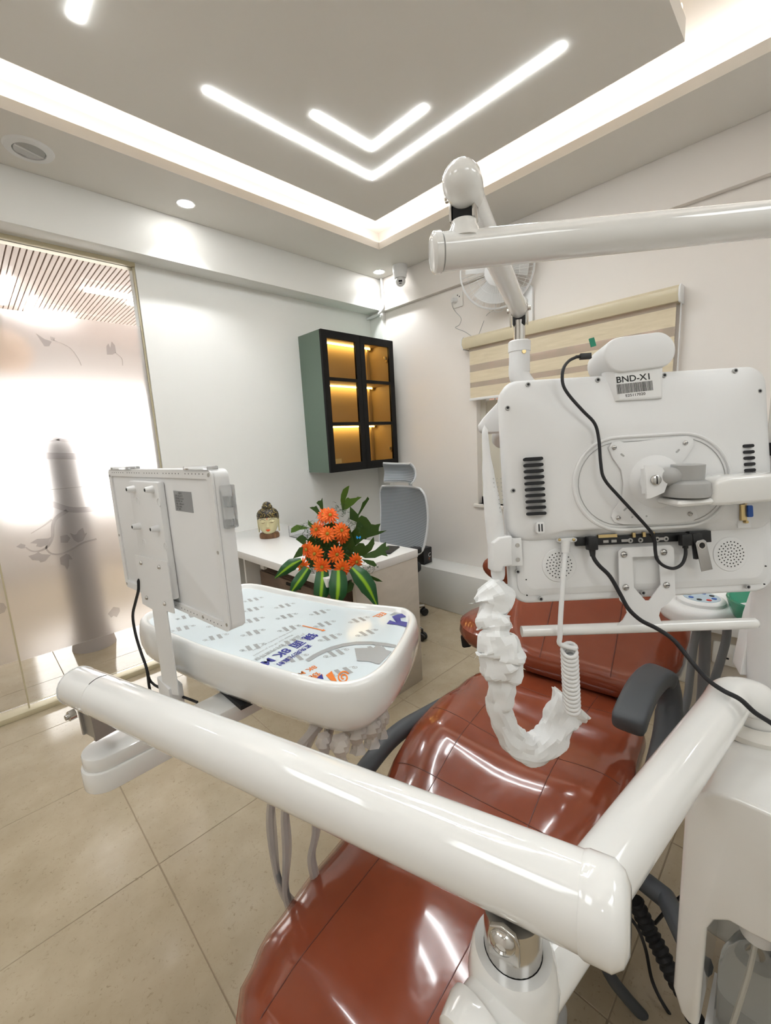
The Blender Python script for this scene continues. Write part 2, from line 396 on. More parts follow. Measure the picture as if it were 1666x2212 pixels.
# cove LED strips lying on the ledge behind the lip, and the panel's warm edge strip
cl = thing('cove_light', 'continuous white LED strip hidden behind the ceiling cove lip', 'LED strip', (OX1, OY1, ZC+LIP))
zz = ZC+LIP
for (a, c) in (((OX0-0.02, OY1+0.02, zz), (OX1+0.02, OY1+0.045, zz+0.012)), ((OX1+0.02, OY0-0.02, zz), (OX1+0.045, OY1+0.045, zz+0.012)),
               ((OX0-0.02, OY0-0.045, zz), (OX1+0.045, OY0-0.02, zz+0.012)), ((OX0-0.045, OY0-0.045, zz), (OX0-0.02, OY1+0.045, zz+0.012))):
    MB().box(a, c).build('led_strip', 'cove', cl)
wl2 = thing('panel_edge_light', 'warm LED strip on top edge of the hanging ceiling panel', 'LED strip', (PX1, PY0, ZC+0.07))
for (a, c) in (((PX0, PY0+0.05, 0), (PX1, PY0+0.065, 0)), ((PX0, PY1-0.065, 0), (PX1, PY1-0.05, 0)), ((PX1-0.065, PY0, 0), (PX1-0.05, PY1, 0))):
    MB().box((a[0], a[1], ZC+0.07), (c[0], c[1], ZC+0.08)).build('led_strip', 'warm', wl2)
# chevron LED profiles set in the panel
def chevron(vx, vy, ax, ay, label):
    t = thing('chevron_light', label, 'ceiling light', (vx, vy, ZC), 'chevron LED profiles in the ceiling panel')
    w = 0.0135; z0, z1 = ZC-0.004, ZC
    xa, xb = sorted((vx, ax)); ya, yb = sorted((vy, ay))
    MB().box((xa-w, vy-w, z0), (xb+w, vy+w, z1)).build('led_bar', 'led', t)
    y2 = (ya-w, vy-w) if vy == yb else (vy+w, yb+w)
    MB().box((vx-w, y2[0], z0), (vx+w, y2[1], z1)).build('led_bar', 'led', t)
chevron(1.728, 1.735, 0.885, 0.765, 'long white LED chevron pointing at the room corner, the outer one')
chevron(1.572, 1.573, 1.258, 1.262, 'short white LED chevron nested inside the long chevron')
chevron(0.466, 0.766, 1.31, 1.715, 'white LED chevron cut off by the top left picture edge')
chevron(0.625, 0.925, 0.94, 1.24, 'short LED chevron overhead just above the picture edge')
# recessed downlights
def downlight(x, y, label, pw=13.0, z=ZC):
    t = thing('downlight', label, 'downlight', (x, y, z), 'recessed downlights')
    MB(Matrix.Translation((x, y, z))).lathe([(0.034, -0.002), (0.048, -0.003), (0.050, 0.0)], 28, cap=False).build('bezel', 'plastic', t)
    MB(Matrix.Translation((x, y, z))).lathe([(0.001, -0.004), (0.034, -0.004), (0.034, -0.001)], 28).build('lens', 'down', t)
    s = spot_light('downlight_lamp', (x, y, z-0.012), pw); s.parent = t; s.location = (0, 0, -0.012)
downlight(1.098, 2.555, 'round recessed downlight in the soffit above the bare white wall')
downlight(2.622, 2.609, 'round recessed downlight in the ceiling corner beside the camera')
downlight(-0.45, 2.555, 'unseen downlight added for light beyond the left picture edge')  # this and the next two: unseen, added for room light and floor reflection
downlight(2.55, -0.9, 'unseen downlight added for light beyond the right picture edge')
downlight(-1.2, -0.9, 'unseen downlight added for light behind the camera')
for k, (x0, y0, x1, y1) in enumerate(((-1.55, 0.1, -0.75, 0.7), (-1.55, 1.2, -0.75, 1.8), (-0.3, -1.45, 0.5, -0.85), (1.0, -1.45, 1.8, -0.85))):  # unseen fill panels, added to brighten white surfaces that face the camera
    t = thing('fill_panel', ('added fill light panel behind the camera on the right', 'added fill light panel behind the camera on the left', 'added fill light panel over the right wall, near', 'added fill light panel over the right wall, far')[k], 'ceiling light', ((x0+x1)/2, (y0+y1)/2, ZC), 'added fill light panels out of view')
    MB().box((x0, y0, ZC-0.008), (x1, y1, ZC-0.0005)).build('frame', 'plastic', t); MB().box((x0+0.02, y0+0.02, ZC-0.0095), (x1-0.02, y1-0.02, ZC-0.008)).build('diffuser', 'panel', t)
# round ceiling vent
vx, vy = 0.428, 2.537
t = thing('ceiling_vent', 'round white ceiling speaker grille with a split disc near the glass door', 'vent', (vx, vy, ZC))
mv = Matrix.Translation((vx, vy, ZC)) @ Matrix.Rotation(math.radians(20), 4, 'Z')
MB(mv).lathe([(0.060, 0), (0.060, -0.010), (0.086, -0.008), (0.092, 0)], 36, cap=False).build('ring', 'plastic', t)
MB(mv).lathe([(0.001, -0.006), (0.056, -0.006), (0.060, -0.001)], 36, cap=False).build('disc', 'plasticg', t)
for k in range(9):
    y = 0.006+0.005*k; hw = math.sqrt(max(0.054**2-y*y, 0))
    MB(mv).box((-hw, y, -0.0085), (hw, y+0.0022, -0.006)).build('slat', 'plastic', t)
MB(mv).box((-0.055, -0.003, -0.010), (0.055, 0.003, -0.006)).build('bar', 'plastic', t)
# CCTV turret
c = V((2.667, 2.425, ZC))
t = thing('security_camera', 'white turret security camera hanging from the ceiling corner', 'camera', c)
MB(Matrix.Translation(c)).lathe([(0.001, 0), (0.056, 0), (0.058, -0.018), (0.056, -0.052), (0.054, -0.054), (0.053, -0.056), (0.049, -0.080), (0.045, -0.092), (0.030, -0.096), (0.001, -0.096)], 32).build('housing', 'plastic', t)
d = V((-0.66, -0.60, -0.42)).normalized(); bc = c+V((0, 0, -0.112))
MB().sphere(bc, 0.0395, 24, 16).build('eyeball', 'plastic', t)
fm = zframe(bc, d)
MB(fm).lathe([(0.030, 0.020), (0.036, 0.032), (0.030, 0.040), (0.001, 0.040)], 28, cap=False).build('face', 'plastic', t)
fu = frame(bc+d*0.0405, V((0.66, -0.74, 0)), w=d)
MB(fu).box((-0.014, 0.000, 0), (0.014, 0.013, 0.0015)).build('sensor_window', 'ink', t)
MB(fu).box((-0.010, -0.012, 0), (0.010, -0.006, 0.0015)).build('led_window', 'ink', t)
# conduit in the corner
pts = spline([(2.735, 2.700, ZC-0.001), (2.733, 2.695, 2.60), (2.731, 2.690, 2.52), (2.728, 2.697, 2.44), (2.722, 2.75, 2.405), (2.715, 2.83, 2.398), (2.712, 2.876, 2.398)], 6)
tag(MB().tube(pts, 0.011, 14).build('conduit_pipe', 'plastic'), 'white flexible conduit pipe curving down the ceiling corner', 'pipe')
# ---- glazed sliding doors in the left wall
def glassdoor(name, x0, x1, y, z0=0.045, z1=2.412):
    t = struct(name, ((x0+x1)/2, y, 0))
    MB().box((x0, y, z0), (x1, y+0.010, z1)).build('pane', 'glass', t)
    MB().box((x0, y-0.0022, 0.300), (x1, y-0.0002, 1.1825)).build('frosted_film', 'frost', t)
    MB().box((x0, y-0.0022, 1.1840), (x1, y-0.0002, 2.087)).build('frosted_film', 'frost', t)
    return t
dA = glassdoor('door_1', 0.072, 0.893, D1+0.02)
dB = glassdoor('door_2', -0.86, 0.066, D1+0.045)
MB().box((0.066, D1+0.014, 0.03), (0.073, D1+0.034, 2.412)).build('edge_strip', 'track', dA)
MB().box((0.888, D1+0.012, 0.03), (0.897, D1+0.034, 2.412)).build('edge_strip', 'track', dA)
tr = struct('trim_5', (0.4, D1, 0))
MB().box((-0.86, D1-0.015, 0), (0.897, D1+0.08, 0.030)).build('bottom_track', 'track', tr, bevel=0.003)
MB().box((-0.86, D1-0.006, 2.412), (0.897, D1+0.08, 2.470)).build('top_track', 'track', tr, bevel=0.002)
# etched branches and leaves on the frosted film (traced at the plane of the glass)
YD = D1+0.0165
def gp(u, v): p = ony(u, v, YD); return p
def decal(name, pix, parent, tri=False):
    P = [gp(*q) for q in pix]; poly = [(p.x, p.z) for p in P]
    m = frame((0, YD, 0), (1, 0, 0), (0, 0, 1))
    b = MB(m); b.prism(poly, 0.0002, 0.0012); return b.build(name, 'decal', parent)
RB = [0.0018]
def ribbon(name, pix, w0, w1, parent):
    P = spline([gp(*q) for q in pix], 6); n = len(P); L, Rr = [], []
    for i, p in enumerate(P):
        tdir = (P[min(i+1, n-1)]-P[max(i-1, 0)]).normalized(); nn = V((-tdir.z, 0, tdir.x)); w = w0+(w1-w0)*i/(n-1)
        L.append((p+nn*w/2)); Rr.append((p-nn*w/2))
    m = frame((0, YD, 0), (1, 0, 0), (0, 0, 1)); b = MB(m)
    RB[0] += 0.0009; z_ = RB[0]
    b.add([(p.x, p.z, z_) for p in L]+[(p.x, p.z, z_) for p in Rr], [(i, i+1, n+i+1, n+i) for i in range(n-1)]); return b.build(name, 'decal', parent, solid=0.0005)
ribbon('branch', [(214, 1098), (180, 1101), (148, 1100), (110, 1088), (70, 1078), (30, 1077), (0, 1082)], 0.030, 0.030, dA)
ribbon('branch', [(145, 1103), (122, 1118), (114, 1135), (113, 1160), (103, 1180), (85, 1190), (68, 1190), (55, 1182)], 0.020, 0.005, dA)
ribbon('branch', [(112, 1122), (95, 1135), (67, 1152)], 0.010, 0.003, dA)
ribbon('branch', [(208, 1164), (180, 1172), (155, 1186), (132, 1196), (112, 1196), (101, 1187), (100, 1178)], 0.010, 0.008, dA)
ribbon('branch', [(205, 996), (170, 987), (125, 985), (60, 984)], 0.034, 0.034, dA)
ribbon('branch', [(160, 953), (125, 949), (92, 935)], 0.018, 0.010, dA)
ribbon('branch', [(128, 950), (96, 955)], 0.010, 0.004, dA)
ribbon('branch', [(175, 790), (168, 775), (150, 752), (115, 735)], 0.004, 0.004, dA)
ribbon('branch', [(264, 790), (262, 775), (248, 762)], 0.004, 0.004, dA)
for pix in ([(65, 1173), (80, 1164), (104, 1163), (110, 1160), (103, 1176), (88, 1182), (78, 1180), (80, 1175)],
            [(61, 1201), (75, 1197), (83, 1192), (90, 1197), (110, 1198), (98, 1212), (88, 1215), (84, 1211), (70, 1210)],
            [(151, 1151), (160, 1155), (165, 1154), (170, 1146), (179, 1140), (183, 1153), (188, 1151), (179, 1168), (168, 1172), (159, 1166)],
            [(130, 1158), (145, 1155), (152, 1162), (146, 1172), (131, 1172)],
            [(143, 1196), (150, 1198), (157, 1208), (149, 1208), (149, 1222), (145, 1231), (140, 1222), (131, 1219), (129, 1205)],
            [(35, 1181), (45, 1174), (55, 1177), (54, 1184), (45, 1185)],
            [(77, 720), (95, 732), (112, 738), (106, 748), (96, 748)], [(109, 727), (119, 730), (117, 736), (110, 735)],
            [(230, 748), (234, 742), (238, 752), (241, 738), (248, 746), (251, 762), (243, 766), (231, 766)],
            [(182, 1046), (188, 1041), (197, 1040), (204, 1046), (198, 1049)],
            [(233, 1326), (245, 1311), (258, 1313), (259, 1320), (252, 1333), (245, 1330), (240, 1334)],
            [(0, 1033), (8, 1034), (14, 1042), (24, 1040), (14, 1054), (0, 1058)]):
    decal('leaf', pix, dA)
decal('leaf', [(0, 1302), (8, 1303), (14, 1312), (10, 1322), (0, 1326)], dB)
# ---- the reception beyond the glass
YO = 6.4
tag(MB().box((X0, YO, 0), (4.2, YO+0.1, 3.1)).build('wall_reception', 'outwall'), kind='structure')
tag(MB().box((3.6, D1+0.12, 0), (3.7, YO, 3.1)).build('wall_far', 'outwall'), kind='structure')
tag(MB().box((2.80, D1+0.12, -0.06), (4.2, YO, -0.0015)).build('floor_reception', 'tile'), kind='structure')
oc = struct('ceiling_reception', (1.0, 4.5, 2.72))
MB().box((X0, D1+0.12, 2.72), (3.7, YO, 2.78)).build('backing_board', 'slatgap', oc)
sm = MB().box((-0.0142, -1.70, -0.02), (0.0142, 1.70, 0.0)).mesh('plank', bevel=0.002, seg=1); sm.materials.append(M['slat'])
for k in range(88):
    o = link('plank', sm, oc); o.location = V((-0.10+0.0342*k, 4.70, 2.72))-oc.location
def bar(label, x0, y0, x1, y1, z=2.698):
    t = thing('reception_light', label, 'ceiling light', ((x0+x1)/2, (y0+y1)/2, z), 'LED bars in the slatted ceiling')
    MB().box((x0, y0, z-0.02), (x1, y1, z)).build('led_bar', 'led', t); return t
bar('thick LED bar on the slatted ceiling at the left edge', 0.44, 4.40, 0.50, 5.10)
b2 = bar('L-shaped LED bar in the middle of the slatted ceiling', 0.645, 4.80, 0.685, 5.25)
MB().box((0.685, 5.20, 2.678), (1.00, 5.24, 2.698)).build('led_bar', 'led', b2)
b3 = bar('double LED bar on the slatted ceiling beside the door edge', 0.95, 4.33, 1.50, 4.365)
MB().box((1.30, 4.50, 2.678), (1.60, 4.53, 2.698)).build('led_bar', 'led', b3)
downlight(0.62, 3.42, 'bright downlight in slatted ceiling just behind the glass top', 22.0, 2.70)
tag(MB(Matrix.Translation((0.50, 3.60, 0))).lathe([(0.135, 0), (0.130, 0.03), (0.105, 0.2), (0.10, 1.2), (0.098, 1.35), (0.085, 1.45), (0.05, 1.50), (0.001, 1.51)], 32).build('reception_pillar', 'taupe'), 'grey rounded pillar behind the frosted glass door', 'pillar')
t = thing('wall_disc', 'round tan disc hanging behind the frosted glass at left edge', 'wall decor', (0.29, 3.2, 1.96))
MB(zframe((0.275, 3.19, 1.935), (0, 1, 0))).lathe([(0.001, 0), (0.115, 0), (0.12, 0.01), (0.115, 0.02), (0.001, 0.02)], 40).build('disc', 'tan', t)
MB().cyl((0.285, 3.2, 2.08), (0.285, 3.2, 2.70), 0.003, 8).build('cord', 'blackr', t)
tag(MB().box((0.3, YO-0.03, 0.75), (3.4, YO-0.005, 2.05)).build('window_2', 'win_light'), kind='structure')
# ================================================================== wall cabinet
CX0, CX1, CY0, CY1, CZ0, CZ1 = 1.98, 2.722, 2.612, D1-0.001, 1.128, 2.160
wc = thing('wall_cabinet', 'sage green wall cabinet with black framed glass doors and warm lights inside', 'cabinet', ((CX0+CX1)/2, CY1, CZ0))
th = 0.018
MB().box((CX0, CY0, CZ0), (CX0+th, CY1, CZ1)).build('side_panel', 'green', wc)
MB().box((CX1-th, CY0, CZ0), (CX1, CY1, CZ1)).build('side_panel', 'green', wc)
MB().box((CX0+th, CY0, CZ1-th), (CX1-th, CY1, CZ1)).build('top_panel', 'green', wc)
MB().box((CX0+th, CY0, CZ0), (CX1-th, CY1, CZ0+th)).build('bottom_panel', 'green', wc)
MB().box((CX0+th, CY1-0.012, CZ0+th), (CX1-th, CY1-0.002, CZ1-th)).build('back_panel', 'bronze', wc)
li = MB(); li.box((CX0+th, CY0+0.002, CZ0+th), (CX0+th+0.003, CY1-0.012, CZ1-th)); li.box((CX1-th-0.003, CY0+0.002, CZ0+th), (CX1-th, CY1-0.012, CZ1-th))
li.box((CX0+th, CY0+0.002, CZ1-th-0.003), (CX1-th, CY1-0.012, CZ1-th)); li.box((CX0+th, CY0+0.002, CZ0+th), (CX1-th, CY1-0.012, CZ0+th+0.003)); li.build('liner', 'bronze', wc)
SH = [ony(713, 819, 2.61).z, ony(720, 916, 2.61).z]
for z in SH: MB().box((CX0+th+0.003, CY0+0.025, z-0.008), (CX1-th-0.003, CY1-0.012, z+0.008)).build('shelf', 'bronze', wc)
for z in [CZ1-th-0.003]+[z-0.008 for z in SH]:
    MB().box((CX0+0.03, CY1-0.055, z-0.010), (CX1-0.05, CY1-0.040, z)).build('led_tube', 'cabled', wc)
    MB().box((CX1-0.05, CY1-0.06, z-0.016), (CX1-0.035, CY1-0.035, z)).build('led_clip', 'brass', wc)
MB().box((CX1-0.075, CY1-0.030, CZ0+th+.003), (CX1-0.060, CY1-0.012, CZ1-th-.003)).build('wire_duct', 'bronze', wc)
xm = (CX0+CX1)/2
for (a, c, sl, sr) in ((CX0+0.001, xm-0.0015, 0.050, 0.046), (xm+0.0015, CX1-0.001, 0.046, 0.050)):
    y0, y1 = CY0-0.021, CY0-0.001
    b = MB(); b.box((a, y0, CZ0), (a+sl, y1, CZ1)); b.box((c-sr, y0, CZ0), (c, y1, CZ1))
    b.box((a+sl, y0, CZ1-0.055), (c-sr, y1, CZ1)); b.box((a+sl, y0, CZ0), (c-sr, y1, CZ0+0.062))
    d = b.build('door', 'blackfr', wc)
    zs = [CZ0+0.062, SH[1], SH[0], CZ1-0.055]
    for z in zs[1:3]: MB().box((a+sl, y0, z-0.012), (c-sr, y1, z+0.012)).build('glazing_bar', 'blackfr', d)
    for z0, z1 in zip(zs[:-1], zs[1:]):
        MB().box((a+sl, y0+0.008, z0+(0.012 if z0 > zs[0] else 0)), (c-sr, y0+0.012, z1-(0.012 if z1 < zs[3] else 0))).build('pane', 'pane', d)
for z in (2.02, 1.28):
    b = MB(); b.box((CX1-0.085, CY0+0.002, z-0.012), (CX1-0.053, CY0+0.014, z+0.012)); b.box((CX1-0.060, CY0+0.0, z-0.03), (CX1-0.045, CY0+0.018, z-0.008)); b.build('hinge', 'brass', wc, bevel=0.003)
b = MB(); b.box((CX0+0.055, CY0-0.010, CZ0+0.066), (CX0+0.120, CY0-0.006, CZ0+0.100)); b.build('sticker', 'brass', wc)

# ================================================================== desk
DX0, DX1, DY0, DZ = 1.072, 1.682, 1.488, 0.762
dk = thing('desk', 'white topped desk with beige stone-look end panel against the wall', 'desk', ((DX0+DX1)/2, 2.18, 0))
MB().box((DX0, DY0, DZ-0.042), (DX1, D1-0.001, DZ)).build('desk_top', 'desk', dk, bevel=0.002)
MB().box((DX0+0.16, DY0+0.002, 0), (DX1-0.004, DY0+0.026, DZ-0.0425)).build('end_panel', 'deskside', dk, bevel=0.001)
MB().box((DX1-0.030, DY0+0.026, 0.30), (DX1-0.012, D1-0.02, DZ-0.0425)).build('modesty_panel', 'deskside', dk)
MB().box((DX0+0.10, D1-0.40, 0.02), (DX1-0.04, D1-0.38, DZ-0.0425)).build('leg_panel', 'desk', dk)
MB().box((DX0+0.13, 2.30, DZ-0.14), (DX0+0.15, 2.34, DZ-0.0425)).build('bracket', 'desk', dk)
du = thing('drawer_unit', 'brown wood drawer unit standing under the desk', 'drawers', (1.38, 2.1, 0))
MB().box((DX0+0.19, 1.66, 0.03), (DX1-0.06, 2.44, 0.585)).build('carcass', 'walnut', du, bevel=0.002)
for k in range(3): 
    dr = MB().box((DX0+0.172, 1.665, 0.04+0.183*k), (DX0+0.189, 2.435, 0.216+0.183*k)).build('drawer_front', 'walnut', du, bevel=0.0015)
    MB().box((DX0+0.164, 1.98, 0.19+0.183*k), (DX0+0.172, 2.12, 0.205+0.183*k)).build('handle', 'blackfr', dr)
for yy in (1.70, 2.40):
    for xx in (DX0+0.22, DX1-0.09): MB().cyl((xx, yy, 0), (xx, yy, 0.03), 0.015, 10).build('foot', 'blackr', du)
# clear document tray and things near the wall on the desk
t = thing('acrylic_box', 'clear acrylic tray on the desk behind the flowers', 'tray', (1.55, 2.30, DZ))
MB().box((1.455, 2.02, DZ+0.001), (1.66, 2.40, DZ+0.006)).build('base', 'clear', t)
for a, c in (((1.455, 2.02), (1.459, 2.40)), ((1.656, 2.02), (1.66, 2.40)), ((1.459, 2.02), (1.656, 2.024)), ((1.459, 2.396), (1.656, 2.40))):
    MB().box((a[0], a[1], DZ+0.006), (c[0], c[1], DZ+0.075)).build('side', 'clear', t)
t = thing('mobile_phone', 'dark phone lying on the desk beside the palm leaves', 'phone', (1.60, 1.58, DZ))
mp = Matrix.Translation((1.575, 1.60, DZ)) @ Matrix.Rotation(0.4, 4, 'Z')
MB(mp).prism(rrect(0.15, 0.072, 0.01), 0.0005, 0.008).build('body', 'black', t, bevel=0.0015)
MB(mp).prism(rrect(0.142, 0.066, 0.008), 0.008, 0.0086).build('screen', 'ink', t)
# ================================================================== head figurine
sc = V((1.372, 2.500, DZ)); S = 0.00235
st = thing('head_figurine', 'cream painted serene head figurine with black curled hair and topknot', 'figurine', sc)
fd = V((-sc.x-0.15, -sc.y+0.3, 0)).normalized(); fr = frame(sc, V((-fd.y, fd.x, 0)), w=(0, 0, 1))   # local x = its left..., y = back
fr = frame(sc, V((fd.y*-1, fd.x, 0)), w=(0, 0, 1))
def hs(b, c, r, nu=28, nv=18, **k): return b.sphere(c, r, nu, nv, fr, **k)
FY = 1 if (fr.to_3x3() @ V((0, 1, 0))).dot(fd) > 0 else -1         # sign of local y that faces forward
# collar
b = MB(fr); b.loft([[(x*sx, y*sy*0.75, z) for x, y in circle(1, 28)] for sx, sy, z in ((0.060, 0.060, 0.0), (0.064, 0.064, 0.006), (0.064, 0.064, 0.022), (0.058, 0.058, 0.034), (0.038, 0.045, 0.040))]); b.build('collar', 'collar', st)
# face: egg shaped head
rings = []
for sx, sy, z, oy in ((0.030, 0.034, 0.030, .006), (0.034, 0.040, 0.036, .008), (0.046, 0.054, 0.048, .008), (0.056, 0.060, 0.066, .006), (0.062, 0.064, 0.090, .003), (0.064, 0.065, 0.115, 0), (0.064, 0.064, 0.135, -.003), (0.058, 0.058, 0.160, -.006), (0.03, 0.03, 0.178, -.01)):
    rings.append([(x*sx, y*sy+oy*FY, z) for x, y in circle(1, 32)])
fc = MB(fr).loft(rings).build('face', 'skin', st)
def ysurf(z, x):
    # front surface of the egg
    prof = [(0.030, 0.030, .034, .006), (0.036, 0.034, .040, .008), (0.048, 0.046, .054, .008), (0.066, 0.056, .060, .006), (0.090, 0.062, .064, .003), (0.115, 0.064, .065, 0), (0.135, 0.064, .064, -.003), (0.160, 0.058, .058, -.006)]
    for p, q in zip(prof[:-1], prof[1:]):
        if p[0] <= z <= q[0]:
            k = (z-p[0])/(q[0]-p[0]); sx, sy, oy = (p[i]+(q[i]-p[i])*k for i in (1, 2, 3)); break
    return FY*(oy+sy*math.sqrt(max(1-(x/sx)**2, 0.02)))
nb = MB(fr); nb.loft([[(x*w_, ysurf(z, 0)+FY*y*h_*1.0-FY*0.004, z) for x, y in circle(1, 12)] for w_, h_, z in ((0.004, 0.006, 0.118), (0.006, 0.010, 0.105), (0.008, 0.014, 0.092), (0.012, 0.018, 0.082), (0.010, 0.012, 0.075), (0.004, 0.005, 0.072))]); nb.build('nose', 'skin', fc)
def stroke(name, pts, r, m, off=0.0015, par=fc):
    P = spline([fr @ V((x, ysurf(z, x)+FY*off, z)) for x, z in pts], 5); n = len(P)
    rr = [r*(0.35+0.65*math.sin(PI*(0.08+0.84*i/(n-1)))) for i in range(n)]
    return MB().tube(P, rr, 8).build(name, m, par)
for s in (-1, 1):
    stroke('eyebrow', [(s*0.010, 0.124), (s*0.022, 0.131), (s*0.036, 0.131), (s*0.046, 0.125)], 0.0013, 'brow')
    stroke('eyelid', [(s*0.012, 0.112), (s*0.024, 0.108), (s*0.036, 0.109), (s*0.044, 0.113)], 0.0012, 'collar')
    b = MB(fr); b.sphere((s*0.028, ysurf(0.113, s*0.028)-FY*0.003, 0.114), (0.015, 0.006, 0.006), 16, 10); b.build('eyelid_bulge', 'skin', fc)
    ex = MB(fr); ex.loft([[(s*(0.064+0.006*math.cos(a)*k_), FY*(-0.010)+0.013*math.sin(a)*k_, z) for a in [2*PI*j/12 for j in range(12)]] for k_, z in ((0.2, 0.036), (0.7, 0.042), (0.8, 0.07), (1.0, 0.10), (1.1, 0.12), (0.8, 0.132), (0.2, 0.136))]); ex.build('ear', 'skin', st)
stroke('lips', [(-0.014, 0.062), (-0.007, 0.0635), (0, 0.0625), (0.007, 0.0635), (0.014, 0.062)], 0.0042, 'lips', 0.0)
stroke('lips', [(-0.010, 0.059), (0, 0.056), (0.010, 0.059)], 0.0042, 'lips', 0.0)
stroke('forehead_mark', [(0, 0.126), (0, 0.135), (0, 0.146)], 0.0018, 'redpaint')
hb = MB(fr); rings = []
for sx, z, oy in ((0.066, 0.108, -0.024), (0.070, 0.125, -0.016), (0.0705, 0.142, -0.008), (0.0705, 0.150, -0.004), (0.067, 0.166, -0.004), (0.056, 0.182, -0.006), (0.040, 0.192, -0.008), (0.030, 0.195, -0.008)):
    rings.append([(x*sx, y*sx*0.98+oy*FY, z) for x, y in circle(1, 36)])
hb.loft(rings).build('hair', 'hair', st)
hb = MB(fr); hb.loft([[(x*sx, y*sx-0.008*FY, z) for x, y in circle(1, 28)] for sx, z in ((0.028, 0.192), (0.034, 0.197), (0.034, 0.206), (0.030, 0.212), (0.027, 0.214), (0.026, 0.222), (0.018, 0.231), (0.006, 0.236))]).build('topknot', 'hair', st)

# ================================================================== flower arrangement
FB = V((1.20, 1.64, DZ))
fa = thing('flower_arrangement', 'orange gerbera arrangement with palm and striped leaves on the desk corner', 'flowers', FB)
MB(Matrix.Translation(FB)).lathe([(0.001, 0), (0.055, 0), (0.070, 0.02), (0.075, 0.06), (0.060, 0.085), (0.001, 0.09)], 24).build('pot', 'vase', fa)
def zp(x, y): return 600+x/6.408, 1040+y/6.408
# gerbera head: two whorls of petals sharing one mesh
gb = MB()
def petal(b, a, L, w, lift, z0, cup):
    rows = []
    for k, (t_, ww) in enumerate(((0.12, .45), (0.35, .8), (0.65, 1.0), (0.88, .8), (1.0, .25))):
        r = L*t_; z = z0+lift*t_*L - cup*L*t_*t_
        rows.append([(r, -w*ww, z+0.0012), (r, 0, z), (r, w*ww, z+0.0012)])
    ca, sa = math.cos(a), math.sin(a); vs = [(x*ca-y*sa, x*sa+y*ca, z) for r_ in rows for x, y, z in r_]
    b.add(vs, [(i*3+j, i*3+j+1, (i+1)*3+j+1, (i+1)*3+j) for i in range(4) for j in range(2)])
for k in range(15): petal(gb, 2*PI*k/15+random.uniform(-.08, .08), 0.043*random.uniform(.9, 1.05), 0.0056, 0.05, 0.0, 0.22)
for k in range(11): petal(gb, 2*PI*(k+.5)/11+random.uniform(-.1, .1), 0.034*random.uniform(.85, 1.05), 0.0044, 0.45, 0.003, 0.25)
for k in range(14): petal(gb, 2*PI*k/14, 0.014, 0.0018, 0.8, 0.003, 0.2)
gm = gb.mesh('gerbera'); gm.materials.append(M['petal'])
cm = MB().sphere((0, 0, 0.009), (0.0085, 0.0085, 0.005), 14, 8).mesh('flower_centre'); cm.materials.append(M['fcentre'])
GH = [(725, 470, 1.99, .1, .35), (545, 670, 2.00, -.55, .2), (690, 728, 1.955, -.1, .15), (880, 680, 1.965, .3, .15), (410, 945, 1.985, -.75, .0), (520, 1000, 1.955, -.45, -.1),
      (815, 1010, 1.945, .25, -.1), (615, 1180, 1.925, -.1, -.25), (895, 1200, 1.915, .1, -.25), (1080, 1115, 1.96, .75, -.1), (350, 1175, 1.985, -.95, -.2), (640, 470, 2.02, -.6, .4), (900, 760, 1.99, .5, -.3)]
for gx, gy, dep, ax, ay in GH:
    p = at(*zp(gx, gy), dep); nrm = (CAMP-p).normalized(); nrm = (nrm + RIGHT*ax - DOWN*ay).normalized()
    o = link('gerbera', gm, fa); o.location = p-FB; o.rotation_mode = 'QUATERNION'; o.rotation_quaternion = nrm.to_track_quat('Z', 'Y') @ Quaternion((0, 0, 1), random.uniform(0, 6))
    c_ = link('flower_centre', cm, o)
    base = FB+V((0, 0, 0.08)); MB().tube(spline([base, (base+p)/2+V((0, 0, 0.02)), p-nrm*0.004], 4), 0.0022, 6).build('stem', 'leaf2', fa)
def palm(poly, t0, tilt, m='leaf'):
    cx = sum(p[0] for p in poly)/len(poly); cy = sum(p[1] for p in poly)/len(poly)
    P = [at(*zp(x, y), t0+tilt[0]*(x-cx)/1000+tilt[1]*(y-cy)/1000+random.uniform(-.004, .004)) for x, y in poly]
    b = MB(); b.add(P, [list(range(len(P)))]); b.build('palm_leaf', m, fa, solid=0.0012)
